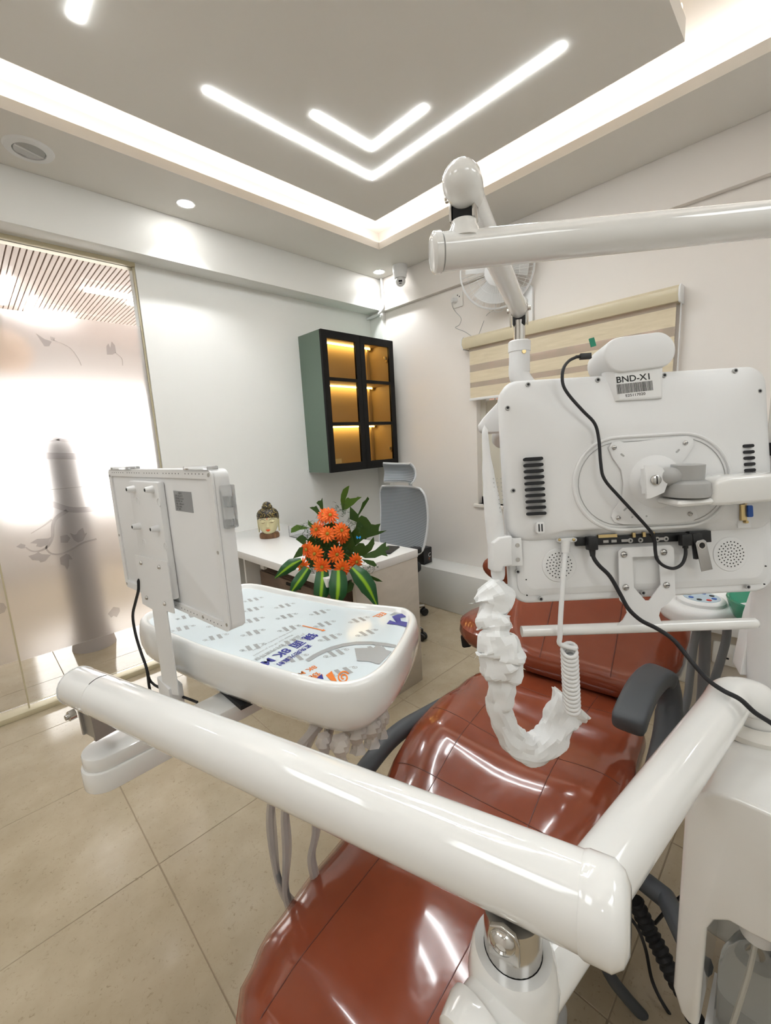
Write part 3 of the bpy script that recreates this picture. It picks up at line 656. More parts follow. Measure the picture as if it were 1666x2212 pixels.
for poly, t0, tl, m in (
    ([(895, 400), (870, 260), (878, 180), (905, 110), (960, 70), (993, 58), (975, 150), (940, 245), (925, 390)], 2.03, (0, .2), 'leaf2'),
    ([(925, 395), (930, 300), (945, 240), (975, 220), (1000, 238), (1090, 225), (1105, 212), (1165, 218), (1110, 260), (1050, 320), (960, 385)], 2.02, (.1, .1), 'leaf2'),
    ([(1100, 475), (1150, 370), (1175, 290), (1215, 255), (1245, 210), (1268, 240), (1200, 350), (1120, 475)], 2.05, (.1, .1), 'leaf'),
    ([(635, 430), (605, 405), (575, 340), (535, 298), (560, 270), (600, 262), (618, 225), (626, 300)], 2.04, (0, .1), 'leaf'),
    ([(595, 500), (520, 420), (440, 360), (480, 350), (505, 352), (535, 335), (570, 395), (605, 470)], 2.04, (0, .1), 'leaf'),
    ([(183, 712), (188, 650), (215, 630), (265, 598), (330, 610), (430, 640), (380, 660), (310, 668), (240, 700)], 2.01, (.1, 0), 'leaf2'),
    ([(250, 800), (300, 755), (340, 735), (420, 800), (390, 905), (330, 860)], 2.0, (.1, 0), 'leaf'),
    ([(212, 1068), (255, 985), (300, 915), (350, 905), (345, 1030), (280, 1050)], 1.98, (.1, 0), 'leaf'),
    ([(420, 600), (420, 530), (445, 560), (500, 610), (470, 650)], 2.03, (0, 0), 'leaf2'),
    ([(1000, 345), (995, 520), (1110, 570), (1125, 470), (1060, 400)], 2.035, (0, .1), 'leaf'),
    ([(920, 800), (990, 740), (1080, 640), (1100, 520), (1160, 470), (1230, 500), (1260, 540), (1295, 592), (1350, 600), (1425, 583), (1400, 640), (1395, 690), (1440, 685), (1512, 678), (1440, 715), (1380, 740), (1270, 770), (1180, 805), (1110, 865), (1045, 912)], 2.0, (-.15, .1), 'leaf'),
    ([(1040, 925), (1130, 850), (1190, 855), (1212, 892), (1250, 865), (1300, 800), (1330, 765), (1342, 860), (1300, 950), (1190, 1035), (1070, 1025)], 1.99, (-.1, .1), 'leaf'),
    ([(1170, 1040), (1260, 985), (1350, 950), (1440, 870), (1500, 838), (1500, 900), (1542, 905), (1545, 940), (1490, 962), (1522, 1038), (1440, 1020), (1345, 1060), (1210, 1062)], 1.975, (-.1, 0), 'leaf'),
    ([(1160, 1075), (1250, 1085), (1330, 1100), (1375, 1160), (1340, 1182), (1240, 1140)], 1.96, (0, 0), 'leaf'),
    ([(1230, 1285), (1310, 1310), (1400, 1348), (1455, 1388), (1370, 1382), (1270, 1335)], 1.95, (0, 0), 'leaf'),
    ([(945, 1562), (955, 1480), (1000, 1370), (1060, 1420), (1040, 1500)], 1.95, (0, 0), 'leaf'),
    ([(560, 640), (760, 560), (1000, 640), (1080, 900), (1040, 1200), (760, 1340), (480, 1280), (380, 1050), (420, 800)], 2.045, (0, .1), 'leaf')):
    palm(poly, t0, tl, m)
def dleaf(pts, ws, t0):
    """long striped leaf along pixel polyline; ws half widths (zoomed px)"""
    C_ = spline([at(*zp(x, y), t) for (x, y), t in zip(pts, t0)], 6); n = len(C_); vs = []; sc_ = 1.97/FPX/6.408
    for i, p in enumerate(C_):
        tt = (C_[min(i+1, n-1)]-C_[max(i-1, 0)]).normalized(); sd = tt.cross((CAMP-p).normalized()).normalized()
        f_ = i/(n-1)*(len(ws)-1); k = min(int(f_), len(ws)-2); w = (ws[k]+(ws[k+1]-ws[k])*(f_-k))*sc_; fw = (CAMP-p).normalized()
        for j in range(5): u = j/2-1; vs.append(p+sd*w*u-fw*w*0.35*(u*u))
    me = MB().add(vs, [(i*5+j, i*5+j+1, (i+1)*5+j+1, (i+1)*5+j) for i in range(n-1) for j in range(4)])
    o = me.build('striped_leaf', 'drac', fa); uv = o.data.uv_layers.new(name='UVMap')
    off = FB
    for l in o.data.loops:
        q = o.data.vertices[l.vertex_index].co+off; bi = min(range(len(vs)), key=lambda a: (vs[a]-q).length_squared)
        uv.data[l.index].uv = ((bi % 5)/4, (bi//5)/(n-1))
dleaf([(330, 1085), (200, 1150), (90, 1230), (-40, 1340)], (30, 85, 70, 8), (1.95, 1.93, 1.92, 1.93))
dleaf([(420, 1200), (330, 1330), (250, 1440), (170, 1560)], (60, 80, 75, 10), (1.93, 1.91, 1.90, 1.91))
dleaf([(620, 1230), (615, 1400), (600, 1560), (590, 1720)], (80, 105, 100, 15), (1.92, 1.90, 1.89, 1.90))
dleaf([(840, 1230), (840, 1400), (830, 1560), (800, 1760)], (90, 125, 115, 15), (1.90, 1.88, 1.87, 1.88))
dleaf([(1030, 1190), (1150, 1320), (1260, 1480), (1385, 1740)], (60, 115, 110, 15), (1.91, 1.89, 1.885, 1.89))
fb = MB()
for k in range(260):
    gx, gy = random.choice([(480, 580), (380, 640), (930, 420), (980, 580), (1080, 620), (420, 720), (640, 960), (760, 860), (900, 960), (700, 1080), (480, 1250), (1150, 1150), (1300, 1220), (980, 1450), (860, 380), (560, 820)])
    p0 = at(*zp(gx+random.gauss(0, 45), gy+random.gauss(0, 40)), 1.99+random.uniform(-.04, .03))
    dr = (RIGHT*random.gauss(0, 1)-DOWN*random.gauss(.3, .8)+FWD*random.gauss(0, .4)).normalized(); L = random.uniform(.012, .035)
    for q in range(7):
        a = p0+dr*L*q/7; s_ = (RIGHT*random.gauss(0, 1)+DOWN*random.gauss(0, 1)).normalized()
        e = a+(dr*.5+s_).normalized()*0.008; nn = dr.cross(s_).normalized()*0.0009
        fb.add([a-nn, a+nn, e], [(0, 1, 2)])
    nn = dr.cross(FWD).normalized()*0.0008; fb.add([p0-nn, p0+nn, p0+dr*L], [(0, 1, 2)])
o = fb.build('fern_sprigs', 'fern', fa); o['kind'] = 'stuff'
bm_ = MB(); p = at(*zp(1120, 775), 1.945)
for sx in (-1, 1): bm_.add([p, p+RIGHT*sx*.009-DOWN*.008, p+RIGHT*sx*.011+DOWN*.001, p+RIGHT*sx*.005+DOWN*.008], [(0, 1, 2, 3)])
bm_.build('paper_butterfly', 'bluep', fa, solid=0.0006)
for (x, y) in ((400, 825), (402, 855), (850, 845), (855, 880), (1050, 990), (830, 550)):
    MB().sphere(at(*zp(x, y), 1.95), 0.0035, 10, 6).build('pearl', 'pearl', fa)

# ================================================================== office chair
ob = V((2.03, 2.16, 0)); fdir = V((-0.995, 0.08, 0)).normalized(); sdir = V((-fdir.y, fdir.x, 0))     # sdir: its left-right
oc_ = thing('office_chair', 'grey mesh office chair with headrest behind the desk', 'chair', ob)
of = frame(ob, sdir, w=(0, 0, 1)); FS = 1 if (of.to_3x3() @ V((0, 1, 0))).dot(fdir) > 0 else -1     # local y*FS = forward
a0 = math.atan2(-0.36, 0.016)
for k in range(5):
    a = a0+2*PI*k/5; d = V((math.cos(a), math.sin(a), 0)); e = ob+d*0.36
    arm = MB().tube([ob+V((0, 0, 0.115)), ob+d*0.17+V((0, 0, 0.10)), e+V((0, 0, 0.078))], [0.020, 0.016, 0.012], 10).build('base_arm', 'chrome', oc_)
    cs = MB().cyl(e+V((0, 0, 0.045)), e+V((0, 0, 0.08)), 0.008, 8).build('caster', 'black', oc_)
    sd = V((-d.y, d.x, 0)); w = MB()
    for s in (-1, 1): w.lathe([(0.010, -0.009), (0.026, -0.009), (0.029, -0.005), (0.029, 0.005), (0.026, 0.009), (0.010, 0.009)], 20, zframe(e+sd*s*0.012+V((0, 0, 0.0295)), sd))
    w.build('wheel', 'black', cs)
MB().cyl(ob+V((0, 0, 0.09)), ob+V((0, 0, 0.25)), 0.028, 16).build('gas_lift', 'black', oc_)
MB().cyl(ob+V((0, 0, 0.25)), ob+V((0, 0, 0.40)), 0.015, 16).build('piston', 'chrome', oc_)
MB(of).prism(rrect(0.46, 0.46, 0.08), 0.42, 0.48).build('seat', 'blackr', oc_, bevel=0.02, seg=3)
MB(of).box((-0.08, -0.10, 0.385), (0.08, 0.10, 0.42)).build('mechanism', 'black', oc_, bevel=0.008)
def backf(u, v):     # u across -1..1, v 0..1 up
    z = 0.53+0.475*v; w = 0.235+0.02*math.sin(PI*v*0.9); y = -0.235-0.05*v-0.035*math.sin(PI*v)+0.055*u*u*1.0
    r = 1.0
    if v > 0.86: r = math.sqrt(max(1-((v-0.86)/0.14)**2*0.28, 0))
    if v < 0.14: r = math.sqrt(max(1-((0.14-v)/0.14)**2*0.4, 0))
    return V((u*w*r, FS*y, z))
MB(of).grid(lambda u, v: backf(2*u-1, v), 16, 22).build('mesh_back', 'meshback', oc_, solid=0.006)
edge = [backf(-1, k/20) for k in range(21)]+[backf(k/8-1, 1) for k in range(1, 16)]+[backf(1, 1-k/20) for k in range(21)]+[backf(1-k/8, 0) for k in range(1, 16)]
MB().tube([of @ p for p in edge]+[of @ edge[0]], 0.008, 8).build('back_frame', 'chairw', oc_)
MB().tube([of @ V((0, FS*-0.10, 0.40)), of @ V((0, FS*-0.27, 0.44)), of @ V((0, FS*-0.33, 0.70)), of @ V((0, FS*-0.335, 1.0)), of @ V((0, FS*-0.31, 1.09))], [0.025, 0.025, 0.02, 0.014, 0.012], 10).build('spine', 'chairw', oc_)
def headf(u, v):
    z = 1.045+0.13*v; y = -0.265-0.02*math.sin(PI*v)+0.055*u*u+0.03*(v-0.5)**2; return V((u*(0.165-0.018*(2*v-1)**4), FS*y, z+0.012*u*u*(v-.3)))
MB(of).grid(lambda u, v: headf(2*u-1, v), 14, 8).build('headrest', 'meshback', oc_, solid=0.012)
he = [headf(-1, k/8) for k in range(9)]+[headf(k/6-1, 1) for k in range(1, 12)]+[headf(1, 1-k/8) for k in range(9)]+[headf(1-k/6, 0) for k in range(1, 12)]
MB().tube([of @ p for p in he]+[of @ he[0]], 0.006, 8).build('headrest_frame', 'chairw', oc_)
for s in (-1, 1):
    MB().tube(spline([of @ V((s*0.20, FS*-0.05, 0.40)), of @ V((s*0.29, FS*-0.03, 0.44)), of @ V((s*0.30, FS*-0.02, 0.60))], 5), 0.016, 10).build('arm_post', 'black', oc_)
    MB(of).prism(rrect(0.085, 0.25, 0.035, cx=s*0.30, cy=FS*0.02), 0.60, 0.635).build('arm_pad', 'blackr', oc_, bevel=0.01, seg=3)
# ================================================================== black box on the ledge
bb = V((2.62, 2.33, LZ)); t = thing('equipment_case', 'small black case with white lettering on the ledge behind the chair', 'case', bb)
MB().box((2.575, 2.215, LZ+0.0005), (2.68, 2.47, LZ+0.135)).build('body', 'black', t, bevel=0.006)
fm_ = frame((2.63, 2.2148, LZ+0.055), (1, 0, 0), w=(0, -1, 0))
text('lettering', 'C', 0.05, fm_, 'paper', t); text('lettering', 'T', 0.028, frame((2.632, 2.2148, LZ+0.028), (1, 0, 0), w=(0, -1, 0)), 'forange', t)
tag(MB().tube(spline([(2.672, 2.2095, LZ+0.11), (2.676, 2.206, LZ+0.06), (2.66, 2.195, LZ+0.004), (2.60, 2.18, LZ+0.003), (2.56, 2.20, LZ+0.003)], 6), 0.0022, 8).build('white_cable', 'plastic'), 'thin white cable trailing from the black case over the ledge', 'cable')

# ================================================================== window and zebra blind in the back wall
wn = struct('window_1', (D2+0.08, (WY0+WY1)/2, WZ0)); xw = D2+0.055
b = MB(); b.box((xw, WY0, WZ0), (xw+0.05, WY0+0.045, WZ1)); b.box((xw, WY1-0.045, WZ0), (xw+0.05, WY1, WZ1)); b.box((xw, WY0, WZ1-0.045), (xw+0.05, WY1, WZ1)); b.box((xw, WY0, WZ0), (xw+0.05, WY1, WZ0+0.05)); b.build('frame', 'winframe', wn)
for y in (1.66, 1.225, 0.80): MB().box((xw+0.005, y-0.02, WZ0+0.05), (xw+0.045, y+0.02, WZ1-0.045)).build('mullion', 'winframe', wn)
MB().box((xw+0.008, WY0+0.045, 1.36), (xw+0.042, WY1-0.045, 1.395)).build('transom', 'winframe', wn)
MB().box((xw+0.022, WY0+0.045, 1.395), (xw+0.027, WY1-0.045, WZ1-0.045)).build('pane', 'glass', wn)
for ya_, yb_ in ((0.665, 0.78), (0.82, 1.205), (1.245, 1.64), (1.68, 1.785)):
    MB().box((xw+0.018, ya_, WZ0+0.05), (xw+0.028, yb_, 1.36)).build('board', 'shutter', wn); MB().box((xw+0.018, ya_, 1.395), (xw+0.021, yb_, 1.60)).build('board', 'shutter', wn)
for k in range(12):
    y = WY0+0.09+0.094*k; MB().cyl((xw+0.065, y, WZ0), (xw+0.065, y, WZ1), 0.006, 8).build('grille_bar', 'winframe', wn)
MB().box((D2-0.02, WY0-0.03, WZ0-0.025), (xw+0.02, WY1+0.03, WZ0)).build('sill', 'wall2', wn, bevel=0.004)
tag(MB().box((5.2, -1.5, -1), (5.3, 5.0, 2.3)).build('wall_neighbour', 'outside'), kind='structure')
bl = thing('zebra_blind', 'cream zebra roller blind half lowered over the window', 'blind', (2.735, 1.22, 2.0))
BY0, BY1 = 0.563, 1.893
hp = [(0.0, 0.0), (-0.075, 0.0), (-0.092, 0.03), (-0.088, 0.062), (-0.070, 0.078), (0.0, 0.078)]
mh = frame((D2-0.001, BY1-0.008, 1.968), (1, 0, 0), (0, 0, 1)); b = MB(mh); b.prism(hp, 0, BY1-BY0-0.016); b.build('cassette', 'blindbox', bl)
for y in (BY0, BY1-0.008):
    b = MB(frame((D2-0.001, y+0.008, 1.963), (1, 0, 0), (0, 0, 1))); b.prism([(x*1.03, z*1.1) for x, z in hp], 0, 0.008); b.build('end_cap', 'plastic', bl)
BX = 2.737
for z0, z1, m_ in ((1.945, 1.970, 'sheer'), (1.851, 1.945, 'blindc'), (1.803, 1.851, 'sheer'), (1.728, 1.803, 'blindc'), (1.693, 1.728, 'sheer'), (1.618, 1.693, 'blindc')):
    MB().box((BX, 0.585, z0), (BX+0.0012, 1.846, z1)).build('band', m_, bl)
for z0, z1 in ((1.90, 1.97), (1.80, 1.86), (1.70, 1.76)): MB().box((BX+0.006, 0.585, z0-0.012), (BX+0.0072, 1.846, z1-0.02)).build('band', 'sheer', bl)
MB().box((BX-0.006, 0.580, 1.600), (BX+0.012, 1.851, 1.619)).build('bottom_rail', 'plastic', bl, bevel=0.003)
for dy in (0.0, 0.014): MB().cyl((2.765-dy, 0.568, 1.20), (2.765-dy, 0.568, 1.965), 0.0022, 6).build('chain', 'plastic', bl)
# ================================================================== wall fan
fc_ = V((2.58, 1.525, 2.365)); fn = (V((-0.70, -0.52, -0.42))).normalized(); ff = zframe(fc_, fn)
wf = thing('wall_fan', 'white wall mounted fan with wire grille above the blind', 'fan', (2.79, 1.46, 2.25))
RG = 0.225
def ringpts(r, z, n=48): return [ff @ V((r*math.cos(2*PI*k/n), r*math.sin(2*PI*k/n), z)) for k in range(n+1)]
MB().tube(ringpts(RG, 0), 0.0065, 8).build('rim', 'plastic', wf)
g = MB()
for k in range(56):
    a = 2*PI*k/56; ca, sa = math.cos(a), math.sin(a)
    g.tube([ff @ V((r*ca, r*sa, z)) for r, z in ((0.075, 0.062), (0.14, 0.056), (0.19, 0.036), (RG, 0.002))], 0.0012, 4)
for r, z in ((0.13, 0.058), (0.185, 0.040)): g.tube(ringpts(r, z, 36), 0.0012, 4)
g.build('front_grille', 'plastic', wf)['kind'] = 'stuff'
g = MB()
for k in range(40):
    a = 2*PI*k/40; ca, sa = math.cos(a), math.sin(a)
    g.tube([ff @ V((r*ca, r*sa, z)) for r, z in ((0.06, -0.075), (0.15, -0.070), (0.20, -0.04), (RG, -0.002))], 0.0012, 4)
g.build('rear_grille', 'plastic', wf)['kind'] = 'stuff'
MB(ff).lathe([(0.001, 0.070), (0.05, 0.068), (0.08, 0.062), (0.084, 0.056), (0.001, 0.056)], 32).build('hub_badge', 'plastic', wf)
for k in range(3):
    a = 2*PI*k/3+0.4
    def bl_(u, v, a=a): r = 0.03+0.165*v; aa = a+(u-0.5)*1.35; return (r*math.cos(aa), r*math.sin(aa), 0.0+0.04*(u-0.5))
    MB(ff).grid(bl_, 8, 6).build('blade', 'plastic', wf, solid=0.002)
MB(ff).lathe([(0.001, -0.20), (0.05, -0.195), (0.062, -0.15), (0.062, -0.09), (0.05, -0.07), (0.02, -0.065), (0.02, 0.02), (0.001, 0.02)], 24).build('motor', 'plastic', wf)
mb_ = ff @ V((0, 0, -0.15)); MB().tube(spline([mb_, mb_+V((0.01, -0.01, -0.07)), V((2.74, 1.44, 2.20)), V((2.785, 1.44, 2.19))], 5), [0.022]*16, 12).build('arm', 'plastic', wf)
MB(frame((2.789, 1.44, 2.16), (0, 1, 0), (0, 0, 1))).prism(rrect(0.12, 0.24, 0.03), -0.028, 0.0).build('wall_plate', 'plastic', wf, bevel=0.006)
for r in (0.028, 0.018): MB().tube([ff @ V((r*math.cos(2*PI*k/16)+0.02*(1 if r > .02 else -1), -0.225-0.012+r*math.sin(2*PI*k/16)*.5, -0.02)) for k in range(17)], 0.0025, 6).build('pull_loop', 'plastic', wf)
# socket, plug and cords
def wall_px(u, v, x=D2-0.003): return onx(u, v, x)
sk = wall_px(990, 652); t = thing('fan_socket', 'white wall socket with plug beside the fan', 'socket', sk)
MB(frame((D2-0.0005, 1.972, 2.335), (0, -1, 0), (0, 0, 1))).prism(rrect(0.092, 0.10, 0.006), 0, 0.010).build('plate', 'sock', t, bevel=0.002)
MB().cyl((D2-0.010, 1.985, 2.335), (D2-0.045, 1.995, 2.335), 0.020, 16, 0.015).build('plug', 'plastic', t)
for y, z in ((1.966, 2.362), (1.95, 2.35)): MB().box((D2-0.0112, y, z), (D2-0.0104, y+0.006, z+0.010)).build('slot', 'dark', t)
tag(MB().tube(spline([V((D2-0.045, 1.995, 2.335)), wall_px(977, 660, D2-0.03), wall_px(984, 673), wall_px(996, 687), wall_px(993, 701), wall_px(984, 708), wall_px(1003, 716), wall_px(1020, 727, D2-.005)], 6), 0.0018, 6).build('mains_lead', 'plasticg'), 'thin pale cord running from the wall plug to the blind', 'cord')
tag(MB().tube(spline([ff @ V((0, -0.23, -0.02)), wall_px(1052, 680), wall_px(1043, 700), wall_px(1034, 724)], 6), 0.0018, 6).build('dangling_lead', 'plasticg'), 'thin grey cord dropping from the fan to the blind cassette', 'cord')
# ================================================================== dental chair (lies along +x, turned a little)
CO = V((0.37, 0.478, 0)); CA = V((1, 0.115, 0)).normalized(); CL = V((-CA.y, CA.x, 0))
dc = thing('dental_chair', 'reclined brown vinyl dental chair with grey armrests', 'dental chair', CO+CA*0.6)
cf = frame(CO, CA, CL)          # local: s along chair, l to its left, z up
def lerp(tab, s):
    if s <= tab[0][0]: return tab[0][1]
    for (a, x), (b, y) in zip(tab[:-1], tab[1:]):
        if s <= b: k = (s-a)/(b-a); k = k*k*(3-2*k); return x+(y-x)*k
    return tab[-1][1]
HWT = [(-0.185, 0.125), (-0.17, 0.165), (-0.13, 0.200), (-0.05, 0.225), (0.10, 0.245), (0.32, 0.258), (0.45, 0.282), (0.65, 0.290), (0.90, 0.285), (1.00, 0.265), (1.045, 0.22)]
ZCT = [(-0.185, 0.395), (-0.15, 0.430), (-0.05, 0.445), (0.15, 0.442), (0.28, 0.440), (0.58, 0.500), (0.70, 0.502), (0.85, 0.485), (1.045, 0.465)]
def seat_top(s, l):
    w = lerp(HWT, s); z = lerp(ZCT, s); q = min(abs(l)/w, 1.0)
    crown = 0.018*(q**2) if 0.4 < s else 0.0            # side bolsters of the seat pan
    crown *= min(max((s-0.4)/0.15, 0), 1)
    return z + crown - 0.045*q**7 + 0.004*math.sin(9*s+2*l)*math.cos(11*l)*(1-q)
rings = []; NS = 46
for i in range(NS+1):
    s = -0.185+1.23*i/NS; w = lerp(HWT, s); ring_ = []
    for k in range(25): l = w*math.sin(PI*(k/24-0.5)); ring_.append((s, l, seat_top(s, l)))
    th_ = 0.075+0.035*min(max((s-0.3)/0.2, 0), 1); zb = lerp(ZCT, s)-th_
    if i == 0: zb = lerp(ZCT, s)-0.05
    zt = ring_[-1][2]
    for k in range(1, 5): a = k/5; ring_.append((s, w*(1+0.02*math.sin(PI*a)), zt+(zb+0.02-zt)*a))
    ring_ += [(s, w*0.97, zb), (s, w*0.5, zb-0.004), (s, -w*0.5, zb-0.004), (s, -w*0.97, zb)]
    for k in range(4, 0, -1): a = k/5; ring_.append((s, -w*(1+0.02*math.sin(PI*a)), zt+(zb+0.02-zt)*a))
    rings.append(ring_)
sm_ = MB(cf).loft(rings).build('seat', 'leather', dc, sharp=70)
def seamline(pts, par=sm_): return MB().tube([cf @ V((s, l, seat_top(s, l)-0.0002)) for s, l in pts], 0.0012, 6).build('seam', 'seam', par)
for l0, l1 in ((0.112, 0.135), (-0.112, -0.135)): seamline([(-0.165+1.18*k/50, l0+(l1-l0)*k/50) for k in range(51)])
for s0 in (0.60, 0.90): seamline([(s0+0.03*abs(k/20-1), 0.27*(k/20-1)) for k in range(41)])
seamline([(0.415, 0.25*(k/20-1)) for k in range(41)])
# backrest: shield shaped cushion leaning back
bo = CO+CA*1.035+V((0, -0.055, 0.475)); bdir = (CA*0.62+V((0, 0, 0.785))).normalized(); bf = frame(bo, CL*-1, bdir)   # local x to its right, y up the back, z toward sitter
BN = (bf.to_3x3() @ V((0, 0, 1)))
if BN.dot(CA) > 0: bf = frame(bo, CL, bdir)
BWT = [(0, 0.16), (0.02, 0.205), (0.07, 0.262), (0.15, 0.300), (0.25, 0.312), (0.36, 0.30), (0.50, 0.26), (0.60, 0.20), (0.64, 0.13)]
def bk(v, k): w = lerp(BWT, v); return w*math.sin(PI*(k/20-0.5))
rings = []
for i in range(31):
    v = 0.64*i/30; w = lerp(BWT, v); e_ = min(v, 0.64-v); tz = 0.055*min(1, math.sqrt(max(e_, 0.0005)/0.05)); R_ = []
    for k in range(21):
        l = bk(v, k); q = abs(l)/w; R_.append((l, v, tz*(1-0.75*q**8)+0.022*q*q-0.010*math.sin(PI*min(v/0.5, 1))))
    for k in range(20, -1, -5): l = bk(v, k); R_.append((l*0.96, v, -0.03*min(1, e_/0.03+0.2)))
    rings.append(R_)
brm = MB(bf).loft(rings).build('backrest', 'leather', dc, sharp=70)
for l in (0.115, -0.115):
    MB().tube([bf @ V((l, 0.03+0.56*k/20, 0.0555*min(1, math.sqrt(max(min(0.03+0.56*k/20, 0.61-0.56*k/20), .0005)/0.05))-0.0102*math.sin(PI*min((0.03+0.56*k/20)/0.5, 1))+0.0035)) for k in range(21)], 0.0016, 6).build('seam', 'seam', brm)
rings = []
MB(bf).prism([(lerp(BWT, v)*1.0+0.004, v) for v in [0.64*k/20 for k in range(21)]]+[(-lerp(BWT, v)-0.004, v) for v in [0.64*k/20 for k in range(20, -1, -1)]], -0.045, -0.020).build('back_shell', 'plasticg', dc, bevel=0.006)
hm = bf @ Matrix.Translation((0, 0.72, 0.03))
MB(hm).sphere((0, 0, 0), (0.14, 0.085, 0.045), 24, 14).build('headrest', 'leather', dc)
MB().cyl(bf @ V((0, 0.58, -0.01)), bf @ V((0, 0.70, 0.01)), 0.018, 12).build('headrest_post', 'chrome', dc)
MB(cf).box((0.97, -0.09, 0.28), (1.12, 0.09, 0.40)).build('recline_joint', 'plasticg', dc, bevel=0.01)
MB().tube([cf @ V((1.09, -0.06, 0.36)), bf @ V((0, 0.18, -0.05))], 0.035, 12).build('back_support', 'plasticg', dc)
# base under the seat
MB(cf).prism(rrect(0.62, 0.36, 0.08, cx=0.60), 0.0, 0.055).build('floor_plate', 'plastic', dc, bevel=0.012, seg=3)
MB(cf).loft([[(0.55+x*sx, y*sy, z) for x, y in circle(1, 28)] for sx, sy, z in ((0.22, 0.15, 0.05), (0.18, 0.12, 0.10), (0.15, 0.11, 0.22), (0.20, 0.14, 0.30), (0.30, 0.19, 0.345), (0.32, 0.20, 0.36))]).build('pedestal', 'plastic', dc)
MB(cf).box((0.05, -0.16, 0.335), (0.95, 0.16, 0.362)).build('seat_frame', 'plasticg', dc, bevel=0.006)
# right armrest: pad and curved post
def cpx(u, v, z): return onz(u, v, z)
pd = [V((0.985, 0.262, 0.672)), V((1.06, 0.266, 0.690)), V((1.15, 0.268, 0.697)), V((1.24, 0.262, 0.690)), V((1.285, 0.250, 0.665))]
P = spline(pd, 6); rings = []
for i, p in enumerate(P):
    tdir = (P[min(i+1, len(P)-1)]-P[max(i-1, 0)]).normalized(); sd = V((0, 0, 1)).cross(tdir).normalized(); up = tdir.cross(sd)
    k_ = {0: 0.55, 1: 0.93, len(P)-2: 0.93, len(P)-1: 0.6}.get(i, 1.0); p = p - tdir*(0.0 if i else -0.008)
    rings.append([p+sd*x*0.036*k_+up*y*0.024*k_ for x, y in [(math.copysign(abs(math.cos(a))**0.45, math.cos(a)), math.copysign(abs(math.sin(a))**0.55, math.sin(a))) for a in [2*PI*j/24 for j in range(24)]]])
MB().loft(rings).build('armrest', 'grey', dc, sharp=60)
MB().tube(spline([V((1.275, 0.248, 0.668)), V((1.285, 0.238, 0.60)), V((1.22, 0.228, 0.52)), V((1.10, 0.232, 0.43)), V((0.98, 0.262, 0.36))], 6), [0.030]*8+[0.034]*17, 16).build('armrest_post', 'grey', dc)
MB().cyl((0.98, 0.245, 0.365), (0.99, 0.36, 0.365), 0.03, 16).build('arm_hinge', 'plasticg', dc)
# left armrest folded down beside the seat
P = spline([onz(770, 1690, 0.40), onz(797, 1652, 0.43), onz(835, 1606, 0.445), onz(872, 1574, 0.45), onz(920, 1546, 0.44), onz(965, 1520, 0.41)], 5)
MB().tube(P, 0.027, 14, rnd=True).build('armrest', 'grey', dc)
MB().cyl(onz(940, 1535, 0.42), onz(940, 1535, 0.42)+V((0.05, -0.22, -0.07)), 0.02, 12).build('arm_hinge', 'plasticg', dc)
# ================================================================== operator stool behind the chair
so = V((1.70, 1.00, 0)); t = thing('operator_stool', 'round brown vinyl operator stool half hidden behind the dental chair', 'stool', so)
st_m = Matrix.Translation(so)
MB(st_m).lathe([(0.001, 0.40), (0.17, 0.40), (0.185, 0.41), (0.195, 0.44), (0.19, 0.475), (0.165, 0.495), (0.10, 0.505), (0.001, 0.505)], 36).build('seat', 'leather', t)
for k in range(5):
    a = 2*PI*k/5+0.3; d = V((math.cos(a), math.sin(a), 0)); e = so+d*0.20
    MB().tube([so+V((0, 0, 0.10)), e+V((0, 0, 0.07))], [0.02, 0.012], 10).build('base_arm', 'chrome', t)
    MB(Matrix.Translation(e)).sphere((0, 0, 0.0285), (0.022, 0.022, 0.0285), 14, 10).build('caster', 'black', t)
MB().cyl(so+V((0, 0, 0.08)), so+V((0, 0, 0.40)), 0.022, 14).build('gas_lift', 'chrome', t)
bq = V((1.94, 1.06, 0.66)); bd = (so-bq); bd.z = 0; bd.normalize(); sb = frame(bq, V((-bd.y, bd.x, 0)), w=(0, 0, 1))
MB(sb).sphere((0, 0, 0), (0.17, 0.035, 0.085), 26, 16).build('backrest', 'leather', t)
MB().tube(spline([so+V((0.05, 0.02, 0.40)), so+V((0.24, 0.11, 0.42)), bq-bd*0.04], 6), 0.014, 10).build('back_bar', 'chrome', t)
MB(frame(onz(1007, 1384, 0.40), V((0.7, -0.7, 0.1)), (0, 0, 1))).prism(rrect(0.045, 0.065, 0.012), -0.006, 0.006).build('lever_paddle', 'black', t, bevel=0.003)
MB().tube([onz(1012, 1384, 0.40), so+V((-0.08, 0.0, 0.395))], 0.006, 8).build('lever', 'black', t)

# ================================================================== unit column with elbow and fixed arm
uc = thing('dental_unit', 'white dental unit with thick elbow arm, lamp crossbar and cuspidor at right', 'dental unit', (0.88, -0.03, 0.36))
UX, UY, UZ0, UZ1 = 0.72, 0.104, 0.36, 0.815
# body with a recess for the bottle: front frame pieces and back block, soft edges
outer = rrect(0.40, 0.455, 0.045, 8, cx=UY-0.20, cy=(UZ0+UZ1)/2)      # (y, z) outline
hy0, hy1, hz0, hz1 = -0.075, 0.066, 0.300, 0.600
fm = frame((UX, 0, 0), (0, 1, 0), (0, 0, 1))                     # local x = +y, y = z, z = +x
b = MB(fm)
